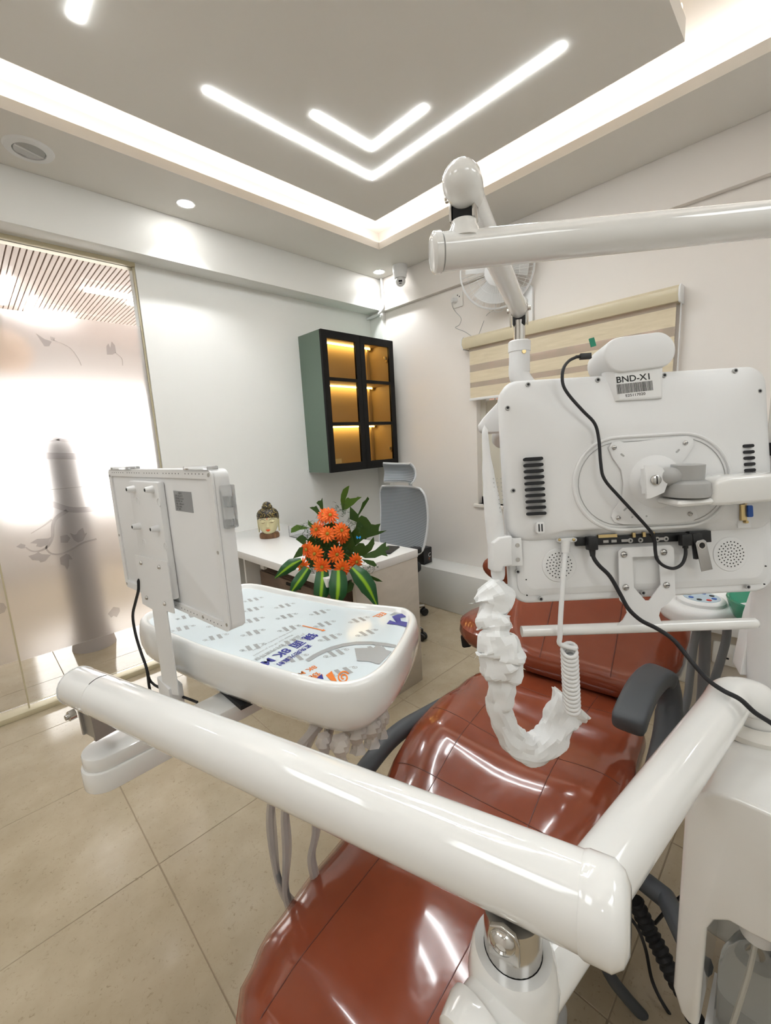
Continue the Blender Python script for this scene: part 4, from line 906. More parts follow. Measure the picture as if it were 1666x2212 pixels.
# front rim: outline minus the recess, as a ring of quads
inner = [(hy1, UZ0), (hy1, 0.565), (hy1-0.008, 0.588), (hy1-0.026, 0.603), (hy1-0.05, 0.603), (hy0+0.03, 0.612), (hy0, 0.60), (hy0-0.005, UZ0)]
body_pts = [(UY, UZ0+0.05), (UY+0.001, UZ1-0.07), (UY-0.008, UZ1-0.03), (UY-0.03, UZ1-0.006), (UY-0.06, UZ1), (UY-0.40, UZ1), (UY-0.40, UZ0), (hy0-0.005, UZ0), (hy0, 0.60), (hy0+0.03, 0.612), (hy1-0.05, 0.603), (hy1-0.026, 0.603), (hy1-0.008, 0.588), (hy1, 0.565), (hy1, UZ0+0.008), (hy1+0.012, UZ0), (UY-0.012, UZ0+0.012)]
b.prism(body_pts, 0.0, 0.17); b.build('body', 'gloss', uc, bevel=0.014, seg=4)
MB().box((UX+0.1701, UY-0.385, UZ0+0.0), (UX+0.32, UY-0.006, UZ1-0.004)).build('rear_body', 'gloss', uc, bevel=0.03, seg=4)
MB(frame((UX+0.09, UY+0.002, 0.585), (1, 0, 0), (0, 0, 1))).prism(rrect(0.03, 0.06, 0.012), -0.008, 0.004).build('side_switch', 'plastic', uc, bevel=0.003)
FA0, FA1 = V((0.243, 0.1625, 0.846)), V((0.836, 0.081, 0.881)); FD = (FA1-FA0).normalized()
nk = V((0.925, 0.045, 0.0))
arc = spline([FA0, FA0+FD*0.3, FA1-FD*0.02, FA1+FD*0.045, V((nk.x-0.012, nk.y, 0.873)), V((nk.x, nk.y, 0.845)), V((nk.x, nk.y, 0.80))], 8)
MB().tube(arc, 0.032, 32).build('fixed_arm', 'gloss', uc)
MB().tube([FA0-FD*0.028, FA0-FD*0.024, FA0-FD*0.006, FA0+FD*0.0005], [0.020, 0.030, 0.036, 0.036], 32).build('end_cap', 'gloss', uc)
MB(Matrix.Translation((nk.x, nk.y, UZ1-0.002))).lathe([(0.060, 0), (0.060, 0.010), (0.050, 0.016), (0.034, 0.018), (0.034, 0.0)], 36, cap=False).build('collar', 'ivory', uc)
PV = V((0.291, 0.162, 0.0)); pm = Matrix.Translation(PV)
MB(pm).lathe([(0.030, 0.835), (0.040, 0.840), (0.041, 0.862), (0.037, 0.884), (0.034, 0.890), (0.026, 0.890), (0.026, 0.86)], 36).build('pivot_socket', 'gloss', uc)
MB().box((UX+0.03, -0.2, 0.0), (UX+0.28, 0.02, 0.06)).build('foot_plate', 'plasticg', uc, bevel=0.01)
MB().box((UX+0.18, -0.16, 0.06), (UX+0.30, -0.02, UZ0)).build('riser', 'plasticg', uc, bevel=0.008)
MB().tube([V((0.80, 0.08, 0.40)), V((0.95, 0.16, 0.33)), cf @ V((0.62, -0.14, 0.33))], 0.022, 12).build('mount_arm', 'grey', uc)
# bottle standing in the recess
bp = V((UX+0.075, 0.010, UZ0-0.055)); t = thing('water_bottle', 'clear plastic water bottle with white cap in the column recess', 'bottle', bp)
tmx = Matrix.Translation(bp)
MB(tmx).lathe([(0.001, 0), (0.040, 0), (0.044, 0.008), (0.044, 0.13), (0.041, 0.16), (0.028, 0.20), (0.018, 0.222), (0.017, 0.235)], 28, cap=False).build('body', 'bottle', t)
MB(tmx).lathe([(0.001, 0.285), (0.022, 0.285), (0.024, 0.280), (0.024, 0.236), (0.022, 0.228), (0.017, 0.228)], 28, cap=False).build('cap', 'plastic', t)
MB().tube(spline([bp+V((0, 0, 0.24)), bp+V((-0.006, 0.004, 0.16)), bp+V((-0.02, 0.018, 0.02))], 5), 0.0035, 8).build('dip_tube', 'ivory', t)
MB().box((UX+0.01, hy0+0.002, UZ0-0.062), (UX+0.165, hy1-0.002, UZ0-0.0565)).build('bottle_shelf', 'plastic', uc)
MB().box((UX+0.150, hy0+0.02, UZ0-0.0565), (UX+0.164, hy1-0.02, UZ0+0.02)).build('shelf_bracket', 'plastic', uc)
# chrome knuckle between fixed arm and swing arm belongs to the swing arm
AA, BB = V((0.317, 0.0875, 0.967)), V((0.098, 0.962, 0.919)); AD = (BB-AA).normalized()
sa = thing('swing_arm', 'long thick white balance arm crossing the foreground', 'support arm', PV+V((0, 0, 0.89)))
MB().tube([AA+AD*0.022, BB-AD*0.09], 0.035, 48).build('arm_tube', 'gloss', sa)
MB().tube([AA-AD*0.012, AA-AD*0.008, AA+AD*0.0, AA+AD*0.019, AA+AD*0.0225], [0.022, 0.031, 0.0368, 0.0368, 0.0355], 48).build('end_cap', 'gloss', sa)
MB().tube([BB-AD*0.0895, BB-AD*0.0885, BB-AD*0.006, BB+AD*0.002, BB+AD*0.006, BB+AD*0.0065], [0.0342, 0.0354, 0.0354, 0.0345, 0.030, 0.02], 48).build('end_cap', 'gloss', sa)
MB().tube([BB+AD*0.001, BB+AD*0.003], 0.0362, 48).build('end_ring', 'plastic', sa)
gp_ = BB-AD*0.0885; gc = CAMP-gp_; gc = (gc-gc.dot(AD)*AD).normalized(); gs = AD.cross(gc)
if gs.z < 0: gs = -gs
MB().tube([gp_+(gc*math.cos(a)+gs*math.sin(a))*0.0352 for a in [math.radians(12+5*k) for k in range(11)]], 0.0006, 6).build('seam_line', 'dark', sa)
pz = (AA+AD*((PV.y-AA.y)/AD.y)).z
side = AD.cross(V((0, 0, 1))).normalized()
if side.x > 0: side = -side                                       # points toward the camera side (-x)
MB(pm).lathe([(0.001, 0.872), (0.0255, 0.872), (0.0255, 0.932), (0.001, 0.932)], 32).build('knuckle', 'chrome', sa)
kf = frame(PV+V((0, 0, 0.908)), AD, (0, 0, 1))
for s in (1, -1):
    b = MB(kf); b.prism([(-0.013, 0.0), (-0.0135, 0.020), (-0.011, 0.029), (0.0, 0.034), (0.011, 0.029), (0.0135, 0.020), (0.013, 0.0)], s*0.0255-0.0025, s*0.0255+0.0025); b.build('fork_plate', 'chrome', sa, bevel=0.001)
    MB(zframe(kf @ V((0, 0.020, s*0.0278)), (kf.to_3x3() @ V((0, 0, s))))).lathe([(0.011, 0), (0.011, 0.002), (0.009, 0.005), (0.005, 0.007), (0.004, 0.0055), (0.001, 0.0055)], 24).build('bolt', 'chrome', sa)
# knuckle at the far end and bracket to the tray
kp = BB-AD*0.045; kz = kp.z
kf2 = frame(V((kp.x, kp.y, kz-0.03)), AD, w=side)
for s in (1, -1):
    MB().cyl(kf2 @ V((0, -0.002, s*0.030)), kf2 @ V((0, -0.002, s*0.040)), 0.009, 16).build('bolt', 'chrome', sa)
    MB().cyl(kf2 @ V((0, -0.002, s*0.040)), kf2 @ V((0, -0.002, s*0.045)), 0.005, 12).build('bolt', 'steel', sa)
b = MB(frame(V((kp.x+0.006, kp.y, kz-0.086)), AD, w=(0, 0, 1)))
b.box((-0.026, -0.022, 0), (-0.020, 0.022, 0.056)); b.box((0.020, -0.022, 0), (0.026, 0.022, 0.056)); b.box((-0.02, -0.022, 0), (0.02, -0.017, 0.050)); b.box((-0.02, 0.012, 0), (0.02, 0.018, 0.050)); b.build('far_fork', 'usb', sa)
# ================================================================== instrument tray
TZ = 0.897
SH_PX = [(322, 1341), (335, 1353), (370, 1366), (430, 1391), (500, 1414), (601, 1444), (676, 1464), (722, 1473), (752, 1473), (785, 1464), (823, 1437), (858, 1391), (878, 1351), (880, 1335), (872, 1325), (853, 1320), (752, 1309), (680, 1296), (601, 1280), (550, 1269), (515, 1270), (430, 1292), (352, 1320), (328, 1330)]
SP = [onz(u, v, TZ) for u, v in SH_PX]
SP = spline(SP, 4, closed=True)
cen = sum(SP, V())/len(SP)
def offs(P, d):
    n = len(P); out = []
    for i, p in enumerate(P):
        tt = (P[(i+3) % n]-P[(i-3) % n]).normalized(); nn = V((tt.y, -tt.x, 0))
        out.append(p+nn*d)
    return out
sgn = 1 if (offs(SP, 0.01)[0]-cen).length > (SP[0]-cen).length else -1
def toff(d, z): return [V((p.x, p.y, z)) for p in offs(SP, sgn*d)]
it = thing('instrument_tray', 'white kidney shaped instrument tray covered by printed protective film', 'instrument tray', (cen.x, cen.y, 0.79))
trm = MB().loft([toff(-0.004, TZ-0.006), toff(0.0015, TZ-0.003), toff(0.004, TZ+0.004), toff(0.009, TZ+0.0075), toff(0.015, TZ+0.0065), toff(0.021, TZ+0.001), toff(0.0245, TZ-0.010), toff(0.027, TZ-0.03), toff(0.027, TZ-0.055), toff(0.021, TZ-0.08), toff(0.010, TZ-0.097), toff(-0.012, TZ-0.107), toff(-0.035, TZ-0.110)])
trm.build('shell', 'gloss', it, sharp=80)
fs = MB().loft([toff(-0.001, TZ-0.0058), toff(-0.001, TZ-0.0048)]).build('steel_sheet', 'film', it)
FZ = TZ-0.0048+0.0004
Rg = V((RIGHT.x, RIGHT.y, 0))
from itertools import product
def inside(p, poly):
    c_ = False; n = len(poly)
    for i in range(n):
        a, b_ = poly[i], poly[i-1]
        if (a.y > p.y) != (b_.y > p.y) and p.x < (b_.x-a.x)*(p.y-a.y)/(b_.y-a.y)+a.x: c_ = not c_
    return c_
# repeated mark: two leaning bars with a scroll on each side
lm = MB()
for dx in (-0.0115, 0.0065): lm.add([(dx-0.0055, 0.014, 0), (dx+0.0035, 0.014, 0), (dx+0.0095, -0.014, 0), (dx+0.0005, -0.014, 0)], [(0, 1, 2, 3)])
def scroll(b, cx, cy, sg, r0=0.0062, w=0.0007, turns=1.6, tail=0.012):
    P = []
    for k in range(22): a = 2*PI*turns*k/21; r = r0*(1-0.75*k/21); P.append((cx+sg*r*math.cos(a+PI*0.5), cy+sg*r*math.sin(a+PI*0.5)*0.9))
    P = [(cx-sg*tail, cy+sg*r0*1.05)]+P; n = len(P); vs = []
    for i in range(n):
        x, y = P[i]; x2, y2 = P[min(i+1, n-1)]; x1, y1 = P[max(i-1, 0)]; tx, ty = x2-x1, y2-y1; L = math.hypot(tx, ty) or 1
        vs += [(x-ty/L*w, y+tx/L*w, 0), (x+ty/L*w, y-tx/L*w, 0)]
    b.add(vs, [(2*i, 2*i+1, 2*i+3, 2*i+2) for i in range(n-1)])
scroll(lm, 0.026, 0.003, 1); scroll(lm, -0.026, -0.003, -1)
lme = lm.mesh('printed_mark'); lme.materials.append(M['fgrey'])
u_ = (onz(570, 1361, TZ)-onz(524, 1371, TZ)); u_.z = 0; ang = math.atan2(u_.y, u_.x)
L0, L1, L2 = V((0.602, 1.236, 0)), V((-0.0378, -0.0714, 0)), V((0.0340, -0.1215, 0))
# lattice was read at z 0.9; carry it to the film plane along the view rays
kz_ = (HC-FZ)/(HC-0.9)
inner_ = offs(SP, -sgn*0.004)
for i, j in product(range(-6, 10), range(-2, 7)):
    p = (L0+L1*i+L2*j)*kz_
    ok = all(inside(p+V((math.cos(ang), math.sin(ang), 0))*a+V((-math.sin(ang), math.cos(ang), 0))*c_, inner_) for a, c_ in ((-.033, 0), (.033, 0), (0, .015), (0, -.015), (.015, -.015), (-.015, .015)))
    if not ok: continue
    o = link('printed_mark', lme, it); o.location = V((p.x, p.y, FZ))-it.location; o.rotation_euler = (0, 0, ang)
def film_text(s, u0, v0, u1, v1, size, m, bold=0.0, up=1):
    a, b_ = onz(u0, v0, FZ), onz(u1, v1, FZ); d = b_-a
    return text('printed_text', s, size, frame(a+V((0, 0, 0.0002)), d, w=(0, 0, 1)), m, it, bold=bold)
film_text('镜 面 8K Mir', 672, 1367, 560, 1433, 0.034, 'fblue', 0.0009)
film_text('避免阳光直射', 666, 1392, 604, 1431, 0.017, 'fblue', 0.0003)
film_text('产品用一个月内请将保护', 654, 1367, 553, 1422, 0.0150, 'fgrey')
film_text('Please tear off the protective', 630, 1371, 548, 1415, 0.0100, 'fgrey')
film_text('within three months of product', 633, 1361, 530, 1412, 0.0095, 'fgrey')
film_text('8K M', 679, 1437, 640, 1456, 0.020, 'forange', 0.0003)
film_text('镜', 688, 1451, 672, 1459, 0.026, 'forange', 0.0004)
film_text('EEL', 826, 1322, 796, 1337, 0.026, 'forange', 0.0006)
def film_poly(name, px_, m, dz=0.0003):
    P = [onz(u, v, FZ+dz) for u, v in px_]; P = [p for p in P]
    return MB().add(P, [list(range(len(P)))]).build(name, m, it)
def zf(x, y): return 600+x/5.553, 1290+y/5.553
film_poly('printed_arrow', [zf(*q) for q in ((292, 338), (298, 347), (530, 400), (527, 410), (578, 400), (545, 383), (541, 391), (310, 338))], 'forange')
arc1 = [zf(*q) for q in ((330, 752), (420, 690), (520, 640), (640, 592), (780, 555), (940, 532), (1120, 530), (1300, 548), (1425, 572))]
arc2 = [zf(*q) for q in ((1405, 604), (1280, 585), (1120, 565), (950, 566), (800, 588), (660, 628), (560, 668), (470, 712), (375, 770))]
film_poly('printed_arc', arc1+arc2, 'fgrey', 0.0006)
film_poly('printed_block', [zf(*q) for q in ((922, 612), (1150, 606), (1190, 572), (1228, 612), (1262, 578), (1300, 630), (1370, 650), (1290, 735), (1215, 806), (1100, 770), (952, 762))], 'fgrey', 0.0006)
film_poly('printed_bar', [zf(*q) for q in ((578, 936), (648, 884), (712, 1010), (640, 1000))], 'forange', 0.0006)
film_poly('printed_bar', [zf(*q) for q in ((470, 968), (528, 920), (552, 985))], 'fblue', 0.0006)
film_poly('printed_bar', [zf(*q) for q in ((1308, 318), (1345, 275), (1420, 300), (1370, 232), (1440, 205), (1520, 195), (1545, 235), (1470, 250), (1480, 285), (1555, 300), (1545, 358), (1430, 330))], 'fblue', 0.0006)
film_poly('printed_bar', [zf(*q) for q in ((1340, 215), (1400, 180), (1470, 178), (1500, 200), (1420, 212))], 'fline', 0.0005)
sb_ = MB(Matrix.Translation(V((0, 0, 0.0007))))
c_ = onz(*zf(790, 965), FZ); e1 = onz(*zf(850, 965), FZ)-c_; e2 = onz(*zf(790, 905), FZ)-c_; vs = []
for k in range(30):
    a = 2*PI*1.7*k/29+0.6; r = 1.25*(1-0.8*k/29)
    for w in (0.16, -0.16): vs.append(c_+e1*(r+w)*math.cos(a)+e2*(r+w)*math.sin(a))
sb_.add(vs, [(2*i, 2*i+1, 2*i+3, 2*i+2) for i in range(29)]); sb_.build('printed_scroll', 'forange', it)
# hangers, bags and hoses under the tray
br = MB(); q0 = V((kp.x+0.006, kp.y, 0)); q1 = V((0.42, 0.93, 0)); dd = (q1-q0).normalized(); nn = V((-dd.y, dd.x, 0))
poly = [(q0+(dd*math.cos(a)+nn*math.sin(a))*0.042) for a in [PI/2+PI*k/14 for k in range(15)]]+[(q1+(dd*math.cos(a)+nn*math.sin(a))*0.042) for a in [-PI/2+PI*k/14 for k in range(15)]]
MB().prism([(p.x, p.y) for p in poly], 0.735, 0.776).build('swivel_bracket', 'gloss', it, bevel=0.003)
poly2 = [(p.x, p.y) for p in [(q0+(dd*math.cos(a)+nn*math.sin(a))*0.038) for a in [PI/2+PI*k/14 for k in range(15)]]+[(q0+dd*0.12+(dd*math.cos(a)+nn*math.sin(a))*0.038) for a in [-PI/2+PI*k/14 for k in range(15)]]]
MB().prism(poly2, 0.776, 0.803).build('swivel_cap', 'gloss', it, bevel=0.003)
MB().box((0.36, 0.86, 0.7765), (0.48, 1.0, TZ-0.1105)).build('under_mount', 'dark', it)
hose_px = [((700, 1560), (612, 1660), (585, 1770), (600, 1890), (640, 1960), (690, 1975)), ((690, 1580), (625, 1700), (618, 1820), (620, 1930), (655, 1990), (700, 1990)), ((720, 1590), (690, 1700), (682, 1790), (676, 1860), (700, 1960), (740, 1990))]
for k, hp_ in enumerate(hose_px):
    P = [at(u, v, t_) for (u, v), t_ in zip(hp_, (0.86+.01*k, 0.90, 0.92, 0.93, 0.95, 0.97))]; P[0].z = TZ-0.095
    MB().tube(spline(P, 8), 0.0065, 10).build('instrument_hose', 'hose', it)
    MB().tube([p+V((0.002*math.sin(i*0.4+k), 0.002*math.cos(i*.5), 0)) for i, p in enumerate(spline(P, 8))], [0.0095+0.0018*math.sin(i*0.45+k) for i in range(41)], 8, cap=False).build('hose_sheath', 'crepe', it)
for (u, v, rr) in ((770, 1575, 0.024), (800, 1562, 0.026), (822, 1545, 0.02), (700, 1600, 0.016), (735, 1605, 0.02)):
    p = onz(u, v, TZ-0.120); b = MB(); rings = []
    for j in range(8):
        z = 0.012-0.060*j/7; rings.append([p+V((rr*(0.7+0.3*math.sin(j*0.9))*(1+0.2*math.sin(5*a+j))*math.cos(a), rr*(0.7+0.3*math.sin(j*0.9))*(1+0.2*math.sin(4*a+2*j))*math.sin(a), z)) for a in [2*PI*k/16 for k in range(16)]])
    b.loft(rings).build('handpiece_cover', 'crepe', it, sharp=30)
# ================================================================== film viewer on the tray post
vu = V((0.0981, -0.9951, 0.0)).normalized(); vn = V((-0.9951, -0.0981, 0)).normalized(); VC = V((0.2911, 1.0172, 1.1596))
xv = thing('film_viewer', 'white LED film viewer panel seen from behind on its post', 'light box', (0.30, 1.05, TZ))
vf = frame(VC, vu, (0, 0, 1))           # z local = vn or -vn
VS = 1 if (vf.to_3x3() @ V((0, 0, 1))).dot(vn) > 0 else -1
def vl(u, v, off=0.0):
    p = onp(u, v, VC+vn*off, vn); q = vf.inverted() @ p; return (q.x, q.y)
WV, HV = 0.512, 0.310
MB(vf).prism(rrect(WV, HV, 0.016), -VS*0.036, -VS*0.004).build('housing', 'plastic', xv, bevel=0.004)
fr_ = MB(vf); o_ = rrect(WV, HV, 0.014, 5); i_ = rrect(WV-0.034, HV-0.034, 0.006, 5); n_ = len(o_)
fr_.add([(x, y, 0) for x, y in o_]+[(x, y, 0) for x, y in i_]+[(x, y, -VS*0.004) for x, y in o_]+[(x, y, -VS*0.004) for x, y in i_], [(k, (k+1) % n_, n_+(k+1) % n_, n_+k) for k in range(n_)]+[(k, (k+1) % n_, 2*n_+(k+1) % n_, 2*n_+k) for k in range(n_)]+[(n_+k, n_+(k+1) % n_, 3*n_+(k+1) % n_, 3*n_+k) for k in range(n_)]); fr_.build('back_rim', 'plastic', xv)
a0, b0 = vl(289, 1037); a1, b1 = vl(350, 1034); _, bb1 = vl(381, 1318)
MB(vf).box((a0-0.004, -0.128, -VS*0.004), (a1, b0, VS*0.012)).build('spine_box', 'plastic', xv, bevel=0.005)
for (u, v) in ((287, 1056), (327, 1057), (299, 1136), (339, 1141)):
    x, y = vl(u+3, v, 0.012); p0 = vf @ V((x, y, VS*0.012)); MB().cyl(p0, p0+vn*0.016, 0.0085, 16, 0.006).build('peg', 'plastic', xv); MB().cyl(p0+vn*0.0155, p0+vn*0.0165, 0.0035, 12).build('peg_hole', 'dark', xv)
for (u, v) in ((298, 1083), (344, 1085), (312, 1173), (358, 1181)):
    x, y = vl(u, v, 0.012); p0 = vf @ V((x, y, VS*0.0122)); MB().tube([p0+vu*0.0085*math.cos(2*PI*k/20)+V((0, 0, 0.0085*math.sin(2*PI*k/20))) for k in range(21)], 0.0008, 5).build('ring_mark', 'plastic', xv)
x0, y0 = vl(375, 1060, -.004); x1, y1 = vl(419, 1108, -.004)
MB(vf).box((x0, y1, -VS*0.0045), (x1, y0, -VS*0.0032)).build('rating_label', 'silver', xv)
fl_ = frame(vf @ V((0, 0, -VS*0.0030)), vu, (0, 0, 1))
for k, s_ in enumerate(('观片灯', '型号: HG-LZ717', '额定电压: AC220', '额定功率: 7W', '亮度: 12000cd/㎡', '色温: 6500K', '出厂编号:')):
    text('label_text', s_, (y0-y1)*0.115, fl_ @ Matrix.Translation((x0+(x1-x0)*(0.30 if k == 0 else 0.08), y0-(y0-y1)*(0.132*k+0.145), 0)), 'ink', xv)
for (u, v) in ((235, 1028), (450, 1027), (459, 1010), (275, 1262), (490, 1350), (471, 1194), (254, 1155), (440, 1344)):
    x, y = vl(u, v); x = max(min(x, WV/2-0.009), -WV/2+0.009); y = max(min(y, HV/2-0.009), -HV/2+0.009)
    p0 = vf @ V((x, y, 0)); MB().cyl(p0-vn*0.001, p0+vn*0.0006, 0.0035, 10).build('screw', 'steel', xv)
b = MB(vf)
for k in range(34):
    x = -WV/2+0.03+k*(WV-0.06)/33
    if k % 7 == 6: continue
    for y in ((HV/2-0.008,) if k < 17 else (HV/2-0.008, -HV/2+0.008)): b.box((x-0.001, y-0.001, VS*0.0001-0.0002), (x+0.001, y+0.001, VS*0.0001+0.0002))
b.build('vent_holes', 'dark', xv)['kind'] = 'stuff'
for u0, u1 in ((240, 284), (397, 450)):
    xa, _ = vl(u0, 1015); xb, _ = vl(u1, 1015)
    MB(vf).box((xa, HV/2-0.003, -VS*0.02), (xb, HV/2+0.006, VS*0.002)).build('film_clip', 'clear', xv, bevel=0.002)
MB(vf).box((WV/2-0.012, 0.045, -VS*0.038), (WV/2+0.010, 0.125, -VS*0.012)).build('switch_cover', 'clear', xv, bevel=0.002)
MB(vf).box((WV/2-0.003, 0.05, -VS*0.030), (WV/2+0.018, 0.062, -VS*0.018)).build('switch_cover', 'clear', xv)
MB(vf).box((WV/2-0.003, 0.085, -VS*0.030), (WV/2+0.020, 0.105, -VS*0.018)).build('switch_cover', 'clear', xv)
pp = [vl(u, v, 0.014) for u, v in ((292, 1199), (362, 1214), (377, 1325), (361, 1320), (387, 1502), (355, 1497), (330, 1316), (309, 1304))]
MB(vf).prism(pp, VS*0.0125, VS*0.0150).build('post_plate', 'plastic', xv)
for (u, v) in ((306, 1216), (345, 1225), (318, 1291), (357, 1304)):
    x, y = vl(u, v, 0.015); p0 = vf @ V((x, y, VS*0.015)); MB().sphere(p0, (0.005, 0.005, 0.005), 12, 8).build('screw', 'steel', xv)
MB().box((0.268, 1.035, 0.72), (0.30, 1.12, 0.80)).build('post_foot', 'plastic', xv, bevel=0.002)
cbp = [vf @ V((*vl(u, v, 0.017), VS*0.017)) for u, v in ((299, 1250), (299, 1275), (293, 1300), (287, 1330), (293, 1370), (305, 1410), (317, 1445), (322, 1480), (326, 1500))]
MB().tube(spline(cbp, 5), [0.0008]+[0.0035]*40, 8).build('power_cable', 'blackr', xv)
MB().tube(spline([cbp[6], cbp[7]+V((0.01, -0.012, 0)), V((0.31, 0.98, 0.77))], 5), 0.003, 8).build('power_cable', 'blackr', xv)
# ================================================================== monitor seen from behind
MC = V((0.9356, 0.2503, 1.2356)); mu = V((0.7009, -0.7132, 0.0055)); mv_ = V((0.1144, 0.1200, 0.9862))
mf = frame(MC, mu, mv_); mn = mf.to_3x3() @ V((0, 0, 1))          # mn looks back at the camera
mfi = mf.inverted()
def ml(u, v, off=0.0):
    q = mfi @ onp(u, v, MC+mn*off, mn); return (q.x, q.y)
def mw(u, v, off=0.0): return onp(u, v, MC+mn*off, mn)
mo = thing('monitor', 'white back of a dental monitor with speakers, vents and cables', 'monitor', MC-mv_*0.26)
WM, HM = 0.5148, 0.4392
rim = MB(mf); rim.prism(rrect(WM, HM, 0.038, 8), -0.022, 0.0); rim.build('bezel_frame', 'plastic', mo, bevel=0.006, seg=3)
# lower cover with sloped edge
lx0, ly0 = -WM/2+0.018, -HM/2+0.022
cov = MB(mf); ya = ml(1400, 1150)[1]
cov.loft([[(x, y, z) for x, y in rrect(WM-0.030-2*d, (ya+HM/2)-0.018-2*d+0.02, 0.022, 6, cy=(-HM/2+0.014+ya+0.02)/2)] for d, z in ((0, 0.0), (0.0, 0.002), (0.012, 0.008), (0.014, 0.0085))]); cov.build('lower_cover', 'plastic', mo)
# upper shell, bulging toward the viewer
yb = ml(1380, 1158, 0.02)[1]; yt = HM/2
sh = MB(mf); hc_, cyy = yt-yb, (yt+yb)/2
rings = []
for d, z in ((0.0, 0.0), (0.001, 0.004), (0.006, 0.009), (0.016, 0.013), (0.040, 0.018), (0.075, 0.024), (0.10, 0.0285), (0.108, 0.030)):
    dx = d; dyt = d; dyb = min(d*0.25, 0.018)
    w_, t_, b_ = WM/2-dx, yt-dyt, yb+dyb
    r_ = max(0.036-0.1*d, 0.03); rings.append([(x, y, z) for x, y in rrect(2*w_, t_-b_, r_, 8, cy=(t_+b_)/2)])
sh.loft(rings).build('rear_shell', 'plastic', mo, sharp=70)
ZS = 0.030
# ridge ring around the mount
def stadium(cx, cy, w, h, n=20):
    r = h/2; a = w/2-r
    return [(cx+a+r*math.cos(t), cy+r*math.sin(t)) for t in [-PI/2+PI*k/n for k in range(n+1)]]+[(cx-a+r*math.cos(t), cy+r*math.sin(t)) for t in [PI/2+PI*k/n for k in range(n+1)]]
(xl_, ym_), (xr_, _), (_, yT), (_, yB) = ml(1239, 1045, ZS), ml(1578, 1030, ZS), ml(1400, 941, ZS), ml(1410, 1141, ZS)
stc = ((xl_+xr_)/2, (yT+yB)/2)
for k_, rr_ in ((0, 0.0032), (0.009, 0.0008)):
    P = [mf @ V((x, y, ZS+0.0005)) for x, y in stadium(stc[0], stc[1], xr_-xl_-2*k_, yT-yB-2*k_)]; MB().tube(P+[P[0]], rr_, 8).build('ridge', 'plastic' if k_ == 0 else 'plasticg', mo)
# vents
def slots(u0, u1, v0, du, dv, n, slope):
    for k in range(n):
        x0, y0 = ml(u0+du*k, v0+dv*k, ZS-0.003); x1, y1 = ml(u1+du*k, v0+dv*k-slope, ZS-0.003)
        zz = 0.0255 if u0 < 1300 else 0.019
        m_ = mf @ Matrix.Translation(((x0+x1)/2, (y0+y1)/2, zz))
        MB(m_).prism(stadium(0, 0, x1-x0, 0.0062, 6), -0.004, 0.0052).build('vent_slot', 'dark', mo)
slots(1131.5, 1172.5, 993, 0.8, 13.1, 10, 3)
slots(1608.5, 1633, 963, 0.9, 13.2, 5, 1)
x0, y0 = ml(1160, 1153, ZS); x1, y1 = ml(1176, 1127, ZS)
MB(mf).prism(rrect(x1-x0, y1-y0, 0.004, cx=(x0+x1)/2, cy=(y0+y1)/2), 0.02, 0.030).build('usb_port', 'plastic', mo, bevel=0.001)
for q in (0.32, 0.68): MB(mf).box((x0+(x1-x0)*q-0.0012, y0+0.004, 0.030), (x0+(x1-x0)*q+0.0012, y1-0.004, 0.0306)).build('usb_slot', 'dark', mo)
# screws sunk in the shell edge
for u, v in ((1096, 882), (1108, 1060), (1140, 832), (1290, 822), (1433, 812), (1586, 802), (1638, 846), (1169, 1294), (1390, 1281), (1617, 1268), (1119, 1235)):
    x, y = ml(u, v, 0.010); MB().cyl(mf @ V((x, y, 0.004)), mf @ V((x, y, 0.0148 if v < 1100 else 0.0105)), 0.0044, 14).build('screw', 'plasticg', mo); MB().cyl(mf @ V((x, y, 0.004)), mf @ V((x, y, 0.0152 if v < 1100 else 0.0109)), 0.0026, 10).build('screw', 'dark', mo)
for u, v in ((1137, 1252), (1139, 1286), (1655, 1223), (1652, 1262)):
    x, y = ml(u, v, 0.0085); MB().cyl(mf @ V((x, y, 0.007)), mf @ V((x, y, 0.0090)), 0.0014, 8).build('screw', 'dark', mo)
# mounting plate (butterfly) and dome
pl = [ml(u, v, ZS) for u, v in ((1313, 968), (1320, 957), (1337, 954), (1350, 957), (1460, 945), (1482, 942), (1495, 949), (1497, 962), (1482, 985), (1468, 1005), (1462, 1030), (1468, 1060), (1484, 1085), (1502, 1104), (1505, 1118), (1494, 1126), (1410, 1133), (1345, 1133), (1326, 1128), (1319, 1116), (1325, 1100), (1342, 1075), (1345, 1045), (1340, 1015), (1322, 990))]
plt_ = MB(mf).prism(pl, 0.0305, 0.0340).build('mount_plate', 'plastic', mo, bevel=0.0008)
for u, v in ((1327, 967), (1481, 957), (1336, 1119), (1491, 1110)):
    x, y = ml(u, v, 0.034); MB(mf).sphere((x, y, 0.0342), (0.0046, 0.0046, 0.0030), 14, 8).build('screw', 'steel', plt_)
    MB(mf).box((x-0.0032, y-0.0005, 0.0370), (x+0.0032, y+0.0005, 0.0374)).build('screw_slot', 'dark', plt_)
for u, v, a in ((1345, 983, -40), (1465, 974, 45), (1351, 1100, 40), (1366, 1117, 0), (1397, 1115, 0)):
    x, y = ml(u, v, 0.034); MB(mf @ Matrix.Translation((x, y, 0)) @ Matrix.Rotation(math.radians(a), 4, 'Z')).prism(stadium(0, 0, 0.0085 if a else 0.0035, 0.0034, 6), 0.034, 0.0343).build('slot_hole', 'plasticg', plt_)
dx_, dy_ = ml(1418, 1040, 0.034)
MB(mf @ Matrix.Translation((dx_, dy_, 0.034))).lathe([(0.050, 0), (0.046, 0.004), (0.038, 0.010), (0.028, 0.013), (0.001, 0.014)], 36).build('mount_dome', 'plastic', mo)
